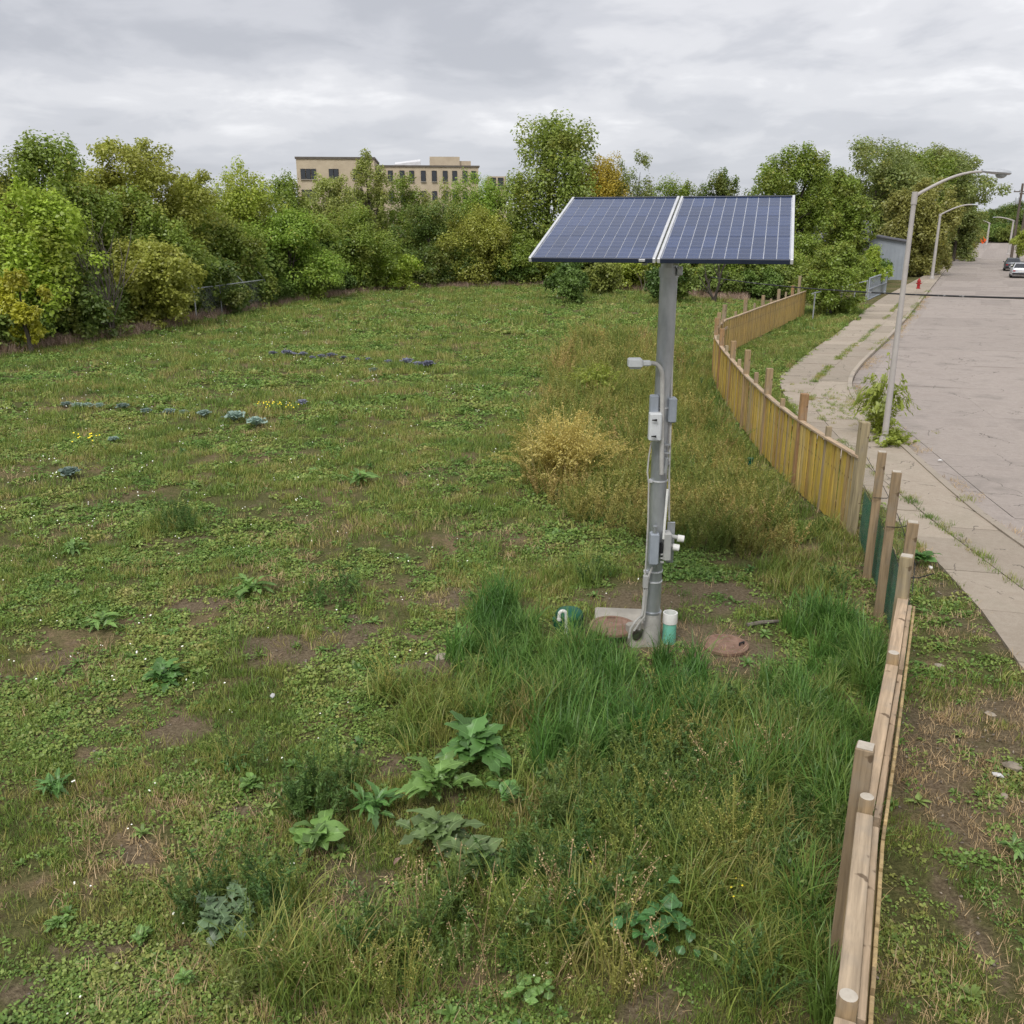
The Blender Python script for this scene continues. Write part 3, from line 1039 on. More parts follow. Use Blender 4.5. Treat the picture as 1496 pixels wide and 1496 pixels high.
BARE = pxblob([(420, 950, 120, 30), (510, 925, 60, 30), (130, 1390, 90, 22), (260, 1060, 60, 30), (340, 1180, 60, 20), (200, 1240, 60, 20), (570, 1115, 40, 25), (520, 1090, 30, 20), (90, 960, 50, 18), (290, 880, 60, 16),
               (1060, 950, 90, 40), (985, 930, 60, 30), (1060, 870, 90, 25), (930, 880, 90, 20), (610, 990, 70, 25), (960, 1470, 70, 40), (1160, 1370, 50, 40), (915, 1360, 40, 30), (650, 880, 60, 25), (30, 1440, 60, 30), (1420, 1350, 30, 120), (1400, 1200, 40, 60)])
CLEAR = pxblob([(464, 1235, 60, 40), (645, 1170, 75, 40), (700, 1115, 70, 40), (640, 1245, 70, 35), (690, 1275, 50, 30), (335, 1352, 55, 35), (962, 1385, 45, 40), (785, 1462, 28, 25), (745, 1178, 35, 25)])
POLEFREE = [(.66, 10.80, .45, .38), (1.85, 10.65, 0.85, .45), (2.7, 10.5, .5, .4), (1.2, 10.9, .6, .4)]
DRYW = [(2.9, 42), (6.6, 40), (6.4, 31), (5.4, 25), (5.1, 19), (4.9, 16), (4.4, 13.4), (2.6, 13.8), (1.0, 15.5), (0.3, 17), (0.1, 21.5), (1.2, 26), (1.5, 34)]


def bare_at(x, y):
    """0..1: how far the earth is worn bare"""
    b = blob(x, y, BARE)
    b = np.maximum(b, .75 * blob(x, y, [(2.0, 10.6, 1.5, .9), (2.4, 11.9, 1.6, .8)]))
    b = np.maximum(b, np.exp(-(((x + .75) / .62) ** 2 + ((y - 9.4) / .42) ** 2)))
    n = vnoise(x, y, .75, 91, 4)
    near = np.clip(1.3 - y / 26, 0, 1)
    b = np.maximum(b, near * np.clip((n - .62) * 5, 0, .65))
    verge = (x > FENCE_X(y)) & (y < 15)
    b = np.where(verge, np.maximum(b, np.clip((vnoise(x, y, .8, 92, 4) - .50) * 6, 0, .9)), b)
    return np.clip(b * (.75 + .5 * vnoise(x, y, 3.1, 93, 2)), 0, 1)


make_ground()


def make_grass():
    # ---- low clover and grass of the field
    bands = [(3.2, 6, 260, .72), (6, 9, 190, .8), (9, 14, 110, 1.0), (14, 24, 50, 1.35), (24, 44, 20, 2.0), (44, 86, 7, 3.0)]
    x, y, s = band_points(bands)
    k = in_poly(x, y, field_poly) | ((x > FENCE_X(y)) & (x < EDGE(y) - .02) & (y < 60))
    x, y, s = x[k], y[k], s[k]
    verge = x > FENCE_X(y)
    bare = bare_at(x, y)
    pole = blob(x, y, POLEFREE)
    nz = vnoise(x, y, .5, 21, 4); nf = vnoise(x, y, 1.7, 22, 3)
    dens = np.clip((nz * .55 + nf * .45 - .36) * 5.0, 0.04, 1)
    dens = np.maximum(dens, .15) * (1 - .78 * bare) * (1 - pole)
    dens = np.where(verge & (y < 14), np.maximum(dens, .25) * (1 - .9 * bare), dens)
    near = np.clip(1.25 - y / 60, .65, 1)
    dens = np.maximum(dens, np.where(y > 20, .55, 0))
    pick = RNG.random(len(x)) < dens
    x, y, s, nf, nz = x[pick], y[pick], s[pick], nf[pick], nz[pick]
    isclo = RNG.random(len(x)) < np.clip((vnoise(x, y, .7, 31, 3) - .38) * 4, .08, .92)
    sz = s * (.7 + .6 * RNG.random(len(x)))
    scatter('clover', 'clover_patch', x[isclo], y[isclo], sz[isclo], 'low green clover carpeting the field', 'clover')
    g = ~isclo
    scatter('grass', 'grass_tuft', x[g], y[g], sz[g], 'short mown grass of the field', 'grass')
    # ---- straw
    x, y, s = band_points([(3.2, 9, 42, .9), (9, 16, 20, 1.0), (16, 30, 3, 1.3), (30, 60, .5, 2.0)])
    k = (in_poly(x, y, field_poly) | ((x > FENCE_X(y)) & (x < EDGE(y) - .02) & (y < 40))) & (RNG.random(len(x)) < np.clip((vnoise(x, y, .6, 41, 3) - .47) * 5 + .5 * bare_at(x, y), .03, 1))
    scatter('dry_straw', 'straw_tuft', x[k], y[k], s[k], 'dry straw lying in thin patches of the field', 'straw')
    # ---- rosettes and flowers
    x, y, s = band_points([(3.2, 9, 3, .75), (9, 16, 1.6, .9), (16, 40, .6, 1.3)])
    k = (in_poly(x, y, field_poly) | ((x > FENCE_X(y)) & (x < EDGE(y) - .02) & (y < 30))) & (blob(x, y, POLEFREE) < .2)
    scatter('field_herb', 'herb_rosette', x[k], y[k], s[k] * (.6 + .9 * RNG.random(k.sum())), 'small leafy herbs dotted through the field', 'herb')
    x, y, s = band_points([(3.2, 9, 1.2, .65), (9, 16, 1.5, .75), (16, 30, 1.0, .95), (30, 70, .4, 1.25)])
    k = in_poly(x, y, field_poly) & (RNG.random(len(x)) < np.clip(.9 - (x + 6) / 9 + .1 * (y > 18), .12, 1))
    scatter('white_clover_flower', 'white_flower', x[k], y[k], s[k] * (.8 + .5 * RNG.random(k.sum())), 'tiny white clover blossoms across the field', 'flowers')
    # ---- tall green grass in front of the pole and by the fence
    TALL = pxblob([(870, 968, 70, 28), (990, 990, 45, 25), (745, 955, 70, 60), (790, 985, 70, 55), (760, 1000, 110, 75), (850, 1000, 100, 55), (900, 1060, 130, 70), (1005, 1040, 65, 50), (1225, 960, 65, 90), (1185, 1070, 90, 100), (730, 920, 50, 45), (820, 1100, 90, 45), (1215, 1230, 60, 120), (1200, 1400, 60, 110), (1100, 1160, 70, 60)])
    x, y, s = band_points([(3.2, 7, 44, 1.0), (7, 13.5, 40, 1.0)])
    k = in_poly(x, y, field_poly) & (RNG.random(len(x)) < .85 * blob(x, y, TALL)) & (blob(x, y, POLEFREE) < .3)
    scatter('tall_grass', 'tall_clump', x[k], y[k], .58 + .46 * RNG.random(k.sum()) * np.clip(vnoise(x[k], y[k], 1.2, 88, 2) * 1.8, .5, 1.3), 'tall lush grass in front of the solar pole and beside the fence', 'grass')
    # ---- middling rough growth
    MIDG = pxblob([(930, 1190, 170, 90), (1080, 1100, 130, 80), (700, 1060, 130, 70), (980, 1290, 160, 70), (800, 1330, 200, 90), (1120, 1250, 110, 130), (520, 1420, 200, 60), (850, 840, 60, 22), (500, 880, 60, 25), (340, 960, 50, 20), (690, 820, 70, 20),
                   (980, 790, 40, 18), (1170, 850, 70, 40), (580, 1010, 50, 30), (250, 770, 60, 20), (340, 1110, 40, 18), (1180, 1400, 70, 80), (1100, 1450, 60, 50), (350, 1330, 110, 50), (470, 1180, 60, 50)])
    x, y, s = band_points([(3.2, 9, 85, 1.1), (9, 16, 30, 1.0)])
    k = in_poly(x, y, field_poly) & (RNG.random(len(x)) < blob(x, y, MIDG) * np.clip((vnoise(x, y, .9, 51, 3) - .34) * 4, .1, 1)) & (RNG.random(len(x)) > .85 * blob(x, y, CLEAR)) & (blob(x, y, POLEFREE) < .3)
    scatter('rough_grass', 'mid_clump', x[k], y[k], s[k] * (.7 + .6 * RNG.random(k.sum())), 'knee high rough grass in the near corner of the field', 'grass')
    x, y, s = band_points([(3.2, 9, 48, .85), (9, 16, 14, .75)])
    k = in_poly(x, y, field_poly) & (RNG.random(len(x)) < blob(x, y, MIDG) * np.clip((vnoise(x, y, .8, 52, 3) - .46) * 6, .04, 1)) & (blob(x, y, CLEAR) < .3) & (blob(x, y, POLEFREE) < .3)
    scatter('green_weeds', 'green_weed', x[k], y[k], s[k] * (.6 + .7 * RNG.random(k.sum())), 'leafy green weeds standing in the near rough growth', 'weeds')
    WISP = pxblob([(930, 1190, 150, 90), (1060, 1230, 120, 90), (800, 1340, 170, 80), (1000, 1110, 90, 50), (620, 1420, 150, 60), (420, 1430, 130, 50), (960, 1310, 150, 60), (1120, 1330, 70, 90), (430, 1290, 50, 40), (590, 1060, 60, 40), (820, 1430, 150, 60)])
    x, y, s = band_points([(3.2, 9, 34, .72), (9, 12, 12, .7)])
    k = in_poly(x, y, field_poly) & (RNG.random(len(x)) < blob(x, y, WISP) * np.clip((vnoise(x, y, .9, 57, 3) - .5) * 6, .03, .8)) & (blob(x, y, CLEAR) < .5) & (blob(x, y, POLEFREE) < .3)
    scatter('wispy_weeds', 'wisp_weed', x[k], y[k], s[k] * (.6 + .6 * RNG.random(k.sum())), 'wispy yellow green weeds rising above the near rough grass', 'weeds')
    DRYN = pxblob([(870, 1330, 90, 60), (770, 1290, 60, 50), (1130, 1140, 30, 60), (1040, 1330, 60, 50), (700, 1420, 130, 60), (480, 1440, 120, 40), (930, 1440, 60, 40), (1020, 1180, 50, 50), (640, 1330, 70, 40)])
    x, y, s = band_points([(3.2, 9, 15, .7)])
    k = in_poly(x, y, field_poly) & (RNG.random(len(x)) < blob(x, y, DRYN) * np.clip(vnoise(x, y, .9, 53, 3) * 2 - .3, .1, 1))
    scatter('dry_stalks', 'dry_stalk', x[k], y[k], s[k] * (.6 + .7 * RNG.random(k.sum())), 'straw coloured seed stalks in the near rough growth', 'weeds')
    # yellow blossoms
    YF = pxblob([(845, 1275, 28, 30), (1045, 1310, 35, 25), (400, 606, 35, 5), (125, 655, 20, 6), (1075, 1320, 15, 20)])
    x, y, s = band_points([(3.2, 9, 30, .8), (9, 30, 10, 1.6)])
    k = in_poly(x, y, field_poly) & (RNG.random(len(x)) < blob(x, y, YF))
    scatter('yellow_blossom', 'yellow_flower', x[k], y[k], s[k], 'scattered yellow blossoms among the field weeds', 'flowers', dz=.12)
    # ---- golden and brown weeds between the pole and the fence
    x, y, s = band_points([(13, 20, 26, .75), (20, 30, 14, .9), (30, 43, 6, 1.15)])
    k = in_poly(x, y, DRYW) & (x < FENCE_X(y) - .55)
    x, y, s = x[k], y[k], s[k]
    nz = vnoise(x, y, .35, 61, 3)
    west = np.clip(1.3 - (x - .4) / 5.0, .3, 1)
    gold = RNG.random(len(x)) < np.clip((nz - .38) * 4, .2, .8) * west
    scatter('golden_weeds', 'golden_weed', x[gold], y[gold], s[gold] * (.65 + .6 * RNG.random(gold.sum())), 'golden brown weeds between the solar pole and the curved fence', 'weeds')
    x2, y2, s2 = x[~gold], y[~gold], s[~gold]
    scatter('rank_weeds', 'wisp_weed', x2, y2, s2 * 1.05 * (.7 + .6 * RNG.random(len(x2))), 'dull green weeds between the solar pole and the curved fence', 'weeds')
    # lush greenery at the foot of the curved fence
    x, y, s = band_points([(13, 22, 14, .9), (22, 40, 7, 1.2)])
    d = FENCE_X(y) - x
    k = in_poly(x, y, field_poly) & (d > .08) & (d < .9)
    scatter('fence_foot_grass', 'mid_clump', x[k], y[k], s[k] * (.7 + .6 * RNG.random(k.sum())), 'deep green grass along the foot of the curved fence', 'grass')
    # ---- dead grass strip along the trees
    px = RNG.uniform(-120, 1090, 2600)
    P = np.array([tl_point(p) for p in px]); f = 1 + RNG.normal(size=len(P)) * .012 + .012
    P = P * f[:, None]
    scatter('dead_grass', 'dead_clump', P[:, 0], P[:, 1], .9 + .7 * RNG.random(len(P)), 'pinkish dead grass strip along the edge of the trees', 'grass')
    # ---- plants in the pavement joints and along the bank
    yj = np.concatenate([RNG.uniform(12, 62, 420), RNG.uniform(25, 36, 150)])
    keep = vnoise(yj, yj * 0, .35, 71, 2) > .42
    yj = yj[keep]
    scatter('joint_weeds', 'grass_tuft', MID(yj) + RNG.normal(size=len(yj)) * .06, yj, .6 + .7 * RNG.random(len(yj)), 'weeds growing in the joints of the sidewalk', 'weeds', z=.12)
    yk = RNG.uniform(13, 75, 420); keep = vnoise(yk, yk * 0, .30, 72, 2) > .50; yk = yk[keep]
    scatter('kerb_weeds', 'grass_tuft', KERB(yk) + RNG.normal(size=len(yk)) * .10 - .05, yk, .6 + .9 * RNG.random(len(yk)), 'weeds and grass along the kerb', 'weeds', z=.1)
    yk = RNG.uniform(12, 70, 900); keep = vnoise(yk, yk * 0, .5, 73, 2) > .40; yk = yk[keep]
    scatter('gutter_litter', 'straw_tuft', KERB(yk) + np.abs(RNG.normal(size=len(yk))) * .22 + .04, yk, .5 + .5 * RNG.random(len(yk)), 'dry leaves and straw washed into the gutter', 'debris', z=.028, tilt=.4)
    c = G(1230, 592, .13)
    n = 150; xx = c[0] + RNG.normal(size=n) * .5; yy = c[1] + RNG.normal(size=n) * 1.6
    scatter('sidewalk_grass', 'grass_tuft', xx, yy, .5 + .4 * RNG.random(n), 'thin grass patch spreading over the sidewalk corner', 'grass', z=.13)
    # ---- bank between fence and sidewalk further off
    x, y, s = band_points([(14, 30, 30, 1.3), (30, 60, 14, 1.9)])
    k = (x > FENCE_X(y) + .15) & (x < EDGE(y) - .05) & (y < 56)
    scatter('bank_grass', 'mid_clump', x[k], y[k], s[k] * .42 * (.7 + .5 * RNG.random(k.sum())), 'fresh green grass bank between the fence and the sidewalk', 'grass')
    # ---- pebbles
    x, y, s = band_points([(3.2, 14, 90, .7)])
    k = (in_poly(x, y, field_poly) | ((x > FENCE_X(y)) & (x < EDGE(y) - .02))) & (RNG.random(len(x)) < .05 + .8 * bare_at(x, y)) & (RNG.random(len(x)) < np.where(x > FENCE_X(y), .9, .25))
    scatter('pebbles', 'pebble', x[k], y[k], s[k] * (.4 + .9 * RNG.random(k.sum()) ** 2), 'small pale stones on bare earth', 'gravel', dz=.01, tilt=.5)


make_grass()


# ------------------------------------------------------------------ trees
def make_crown(rx, ry, z0, z1, seed, leaf=.17, dens=1.0, lobes=None, open_=0.0, taper=.0, aspect=.62):
    r = np.random.default_rng(seed)
    H = z1 - z0
    A = 2 * math.pi * rx * (rx + H)
    n = int(np.clip(A * 120 * dens * (0.17 / leaf) ** 1.6, 1500, 32000))
    nl = lobes or int(np.clip(7 + A * .13, 9, 34))
    d = r.normal(size=(nl, 3)); d /= np.linalg.norm(d, axis=1, keepdims=True)
    rad = .40 + .55 * r.random(nl) ** .6
    C = d * rad[:, None]
    prof = 1 - taper * np.clip(C[:, 2], -1, 1) * .5
    lr = (.22 + .24 * r.random(nl)) * (1 - .35 * open_)
    C[:, :2] *= (1 - lr * .55)[:, None] * prof[:, None]
    C[:, 2] *= (1 - lr * .55)
    out = r.random(nl) < .18
    C[out] *= 1.22; lr = np.where(out, lr * .75, lr)
    C[0] = (r.normal() * .15, r.normal() * .15, 1 - lr[0])          # one leader reaches the top
    # smaller leaf clumps on every lobe
    ns = 9
    sd = r.normal(size=(nl, ns, 3)); sd /= np.linalg.norm(sd, axis=2, keepdims=True)
    sd[:, :, 2] = np.where((sd[:, :, 2] < -.2) & (r.random((nl, ns)) < .6), -sd[:, :, 2], sd[:, :, 2])
    SC = C[:, None, :] + sd * lr[:, None, None] * (.62 + .45 * r.random((nl, ns, 1)))
    SC = SC.reshape(-1, 3); sr = (np.repeat(lr, ns) * (.30 + .28 * r.random(nl * ns)))
    wts = sr ** 2; wts /= wts.sum()
    li = r.choice(nl * ns, n, p=wts)
    q = r.normal(size=(n, 3)); q /= np.linalg.norm(q, axis=1, keepdims=True)
    rr = sr[li] * (.35 + .75 * r.random(n) ** .7)
    S = np.array([rx, ry, H / 2])
    ctr = np.array([0, 0, (z0 + z1) / 2])
    mean = (rx * ry * H / 2) ** (1 / 3.)
    P = ctr + SC[li] * S + q * rr[:, None] * np.minimum(S, mean * 1.2)[None, :]
    P += r.normal(size=(n, 3)) * .06
    N = q * .8 + np.array([0, 0, .8]) + r.normal(size=(n, 3)) * .5
    ok = P[:, 2] > .10
    P, N, li = P[ok], N[ok], li[ok]; n = len(P)
    V, F = leaf_quads(P, N, leaf, aspect, r)
    lob = r.random(nl * ns) * .38
    lv = np.clip(lob[li] + r.random(n) * .62, 0, 1)
    lv = np.where(r.random(n) < .035, 1.0, lv * .92)
    return fast_mesh('crown', V, F, lv), ctr + C * S


def make_trunk(lobes, z0, h, rad, seed):
    r = random.Random(seed)
    mb = MB()
    top = h * .62
    bx, by = r.uniform(-.25, .25), r.uniform(-.25, .25)
    pts = [(0, 0, -.15), (bx * .3, by * .3, top * .33), (bx, by, top * .7), (bx * 1.2, by * .8, top)]
    mb.tube(pts, [rad * 1.3, rad, rad * .75, rad * .4], 8)
    idx = list(range(len(lobes))); r.shuffle(idx)
    for i in idx[:9]:
        e = lobes[i]
        t = r.uniform(.3, .85)
        s = Vector((bx * t, by * t, top * t))
        e = Vector(e)
        m = s.lerp(e, .5) + Vector((0, 0, .15 * (e - s).length))
        mb.tube([s, m, e], [rad * .42, rad * .27, rad * .1], 6, False)
    return mb.mesh('trunk', M['bark'], True)


TONE = dict(dark=(.078, .115, .025), mid=(.13, .175, .030), bright=(.20, .265, .035), olive=(.20, .215, .042), ygreen=(.21, .25, .042), gold=(.30, .225, .035), straw=(.37, .31, .10), lime=(.30, .34, .03),
            poplar=(.15, .19, .040), grey=(.135, .165, .050), brown=(.175, .175, .05), fresh=(.155, .225, .036), sparse=(.19, .215, .06))


def tree(name, px, top, wpx, label, tone, off=None, Y=None, base=.12, dens=1.0, leaf=.18, cat='tree', group=None, trunk=None, seed=None, open_=0.0, taper=0.0, xy=None, hfix=None, aspect=.62):
    seed = seed or (px * 7 + top)
    if xy is not None:
        p = np.array(xy)
    elif Y is not None:
        p = np.array([Xat(px, Y), Y])
    else:
        p = tl_point(px); d = p / np.linalg.norm(p); p = p + d * off
    Yd = p[1]
    h = hfix or max(.4, Zat(Yd, top) - .05)
    depth = Yd * CP + (CAM_H - h / 2) * SP
    rx = wpx * 1.26 / 2 / 1333.0 * depth
    z0 = h * (base - .22 if base < .13 else base)
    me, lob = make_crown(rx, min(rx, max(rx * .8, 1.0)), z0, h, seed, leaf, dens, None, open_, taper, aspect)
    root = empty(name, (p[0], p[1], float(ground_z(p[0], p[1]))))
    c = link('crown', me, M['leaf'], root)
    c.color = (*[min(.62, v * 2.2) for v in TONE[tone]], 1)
    link('trunk', make_trunk(lob, z0, h, trunk or (.035 + .018 * h), seed), None, root)
    tag(root, label, cat, group)
    return root


GT = 'trees along the back of the field'
# front row, left to right
tree('lime_sapling', 47, 392, 70, 'lime yellow sapling at the far left edge of the field', 'lime', -.9, base=.12, leaf=.15, dens=1.0, group=GT, open_=.5)
tree('broadleaf_tree', 52, 262, 165, 'bright green tree behind the lime yellow sapling', 'bright', 3.0, base=.10, group=GT, dens=1.2)
tree('broadleaf_tree', 125, 392, 120, 'low dark green tree right of the lime yellow sapling', 'dark', 1.2, base=.02, group=GT)
tree('broadleaf_tree', 228, 336, 135, 'round olive yellow tree in the front row on the left', 'olive', 1.2, base=.12, group=GT, dens=1.2)
tree('broadleaf_tree', 300, 375, 120, 'dark green tree behind the rusty wire fence rail', 'dark', 2.6, base=.02, group=GT)
tree('broadleaf_tree', 345, 318, 110, 'mid green tree above the wire fence rail', 'mid', 4.5, base=.08, group=GT)
tree('broadleaf_tree', 428, 314, 150, 'bright green domed tree right of the wire fence rail', 'fresh', 2.0, base=.06, group=GT, dens=1.2)
tree('broadleaf_tree', 518, 298, 115, 'mid green tree in front of the brick building\'s left wing', 'mid', 3.0, base=.04, group=GT)
tree('broadleaf_tree', 568, 362, 80, 'small bright green tree in front of the brick building', 'bright', 1.2, base=.05, group=GT)
tree('broadleaf_tree', 630, 302, 120, 'dark green tree below the brick building\'s rooftop penthouse', 'dark', 3.0, base=.04, group=GT)
tree('broadleaf_tree', 690, 300, 110, 'olive green tree left of the tall poplar', 'olive', 2.2, base=.04, group=GT)
tree('poplar_tree', 797, 170, 142, 'tallest tree, a green poplar above the left solar panel', 'poplar', 6.0, base=.05, group=GT, dens=2.4, taper=.15, leaf=.27)
tree('broadleaf_tree', 752, 345, 100, 'dense green tree at the foot of the tall poplar', 'mid', 1.6, base=.03, group=GT)
tree('broadleaf_tree', 850, 355, 120, 'shaded green tree below the left solar panel', 'mid', 2.0, base=.03, group=GT)
tree('broadleaf_tree', 940, 350, 130, 'yellowish green tree seen behind the solar pole top', 'ygreen', 3.5, base=.03, group=GT)
tree('broadleaf_tree', 1030, 345, 130, 'olive tree behind the leaning dark tree', 'olive', 7.0, base=.05, group=GT)
tree('broadleaf_tree', 1105, 352, 110, 'green tree below the right solar panel behind the far plank fence', 'mid', Y=70, base=.03, group=GT)
# back row
tree('broadleaf_tree', 8, 206, 100, 'olive tree in the back row cut by the left picture edge', 'olive', 10, base=.15, group=GT)
tree('broadleaf_tree', 85, 194, 145, 'tall mid green tree in the back row above the bright green one', 'mid', 9, base=.12, group=GT, dens=1.1)
tree('broadleaf_tree', 150, 262, 100, 'mid green back row tree beside the bare grey shrub', 'mid', 7, base=.10, group=GT)
tree('broadleaf_tree', 215, 200, 190, 'wide airy olive tree in the back row on the left', 'olive', 10, base=.30, group=GT, open_=.45, dens=.85)
tree('broadleaf_tree', 230, 285, 150, 'mid green back row tree above the round olive yellow one', 'mid', 6, base=.1, group=GT)
tree('broadleaf_tree', 293, 268, 110, 'green back row tree between two olive crowns', 'mid', 8, base=.1, group=GT)
tree('broadleaf_tree', 357, 236, 115, 'yellow green back row tree left of the brick building', 'ygreen', 10, base=.12, group=GT)
tree('broadleaf_tree', 415, 256, 90, 'green back row tree below the brick building\'s left corner', 'mid', 9, base=.1, group=GT)
tree('broadleaf_tree', 488, 256, 95, 'thin yellow green tree before the brick building\'s left wing', 'sparse', 10, base=.12, group=GT, open_=.5, dens=.9)
tree('slender_tree', 547, 218, 62, 'slender tree rising above the roofline of the brick building', 'sparse', 11, base=.12, group=GT, open_=.6, dens=.8)
tree('broadleaf_tree', 603, 256, 90, 'loose green tree before the brick building\'s narrow windows', 'mid', 9, base=.1, group=GT, open_=.5, dens=.9)
tree('broadleaf_tree', 652, 262, 85, 'loose pale green tree before the brick building\'s right part', 'sparse', 9, base=.1, group=GT, open_=.5, dens=.6)
tree('broadleaf_tree', 700, 245, 110, 'light green tree between the brick building and the tall poplar', 'fresh', 9, base=.06, group=GT)
tree('broadleaf_tree', 872, 226, 85, 'orange gold tree right of the tall poplar', 'gold', 10, base=.1, group=GT)
tree('broadleaf_tree', 920, 222, 90, 'grey green tree right of the orange gold one', 'grey', 13, base=.1, group=GT, open_=.3)
tree('broadleaf_tree', 985, 256, 80, 'green crown peeping over the middle of the solar panels', 'mid', 15, base=.1, group=GT)
tree('broadleaf_tree', 1050, 246, 80, 'feathery dark green crown over the right solar panel', 'dark', 17, base=.1, group=GT, open_=.6, dens=.8)
tree('broadleaf_tree', 1095, 285, 70, 'low dark crown just right of the feathery one', 'dark', Y=88, base=.1, group=GT)
GR = 'trees beside the street'
tree('broadleaf_tree', 1147, 212, 105, 'lobed green tree at the right end of the solar panels', 'mid', Y=78, base=.25, group=GR, open_=.45, dens=1.1, leaf=.2)
tree('broadleaf_tree', 1172, 345, 80, 'green tree beside the dark roofed house', 'mid', Y=74, base=.05, group=GR)
tree('broadleaf_tree', 1268, 202, 160, 'broad green tree rising behind the grey metal shed', 'grey', Y=112, base=.22, group=GR, dens=1.6, open_=.3, leaf=.3)
tree('broadleaf_tree', 1352, 212, 135, 'grey green tree behind the first street lamp\'s arm', 'grey', Y=125, base=.2, group=GR, open_=.35, leaf=.3, dens=1.5)
tree('broadleaf_tree', 1336, 262, 88, 'brownish olive tree right of the grey metal shed', 'brown', Y=99, base=.06, group=GR, dens=1.4, leaf=.26)
tree('broadleaf_tree', 1205, 252, 90, 'mid green tree standing above the dark house roof', 'mid', Y=92, base=.1, group=GR, open_=.3, leaf=.26, dens=1.2)
tree('broadleaf_tree', 1312, 228, 110, 'green tree filling the gap behind the brownish olive one', 'mid', Y=118, base=.12, group=GR, leaf=.3, dens=1.3)
tree('broadleaf_tree', 1392, 258, 62, 'mid green tree beyond the second street lamp\'s pole', 'grey', Y=140, base=.1, group=GR, leaf=.3, dens=1.2)
tree('broadleaf_tree', 1388, 320, 62, 'yellow brown tree behind the second street lamp', 'brown', Y=150, base=.04, group=GR)
tree('broadleaf_tree', 1425, 304, 62, 'green tree where the road disappears', 'mid', Y=330, base=.04, group=GR, leaf=.4)
tree('broadleaf_tree', 1466, 296, 66, 'dark green tree at the road end behind the utility poles', 'dark', Y=320, base=.02, group=GR, leaf=.4)
tree('broadleaf_tree', 1505, 300, 60, 'dark tree at the road end on the right picture edge', 'dark', Y=300, base=.02, group=GR, leaf=.4)
tree('broadleaf_tree', 1497, 335, 40, 'yellowish roadside tree behind the parked cars', 'ygreen', Y=135, base=.25, group=GR)
tree('bushy_tree', 1208, 358, 92, 'dense green bushy tree at the end of the wooden fence', 'mid', xy=G(1212, 462), base=.02, cat='tree', group=GR, dens=1.3, leaf=.14)
tree('bushy_tree', 1262, 360, 40, 'small bright yellow green tree at the corner of the shed', 'bright', xy=G(1272, 432), base=.1, group=GR, leaf=.14)


def weed_bush(name, px, py, w, h, n, tone, label, leaf, tip, seed):
    V, F, lv = stalk_weed(seed, n, h, w * .42, leaf, 34, .32 if leaf < .07 else .5, tip, .6 if h < 1.5 else .22, .028)
    # stems fan outwards from the middle of the clump
    rr = np.hypot(V[:, 0], V[:, 1]); k = 1 + .25 * (V[:, 2] / h)
    V = V * np.stack([k, k, np.clip(1.08 - .35 * (rr / (w * .6)) ** 2, .45, 1.1)], 1)
    x, y = G(px, py)
    o = link(name, fast_mesh(name, V, F, lv), M['leaf'], None, (x, y, float(ground_z(x, y))))
    o.color = (*[v * 1.75 for v in TONE[tone]], 1)
    return tag(o, label, 'bush')


weed_bush('kerb_bush', 1283, 640, .8, 2.0, 60, 'ygreen', 'tall yellow green leafy bush growing beside the near street lamp', .09, 0, 305)
weed_bush('kerb_bush', 1303, 655, .9, .55, 60, 'ygreen', 'low leafy growth at the foot of the near street lamp', .075, 0, 306)
weed_bush('gold_bush', 822, 708, 1.6, 1.42, 380, 'straw', 'rounded golden brown weed bush left of the solar pole', .038, 18, 301)
weed_bush('yellow_bush', 866, 585, 1.3, 1.15, 120, 'ygreen', 'yellow green weed bush behind the golden brown one', .07, 6, 302)



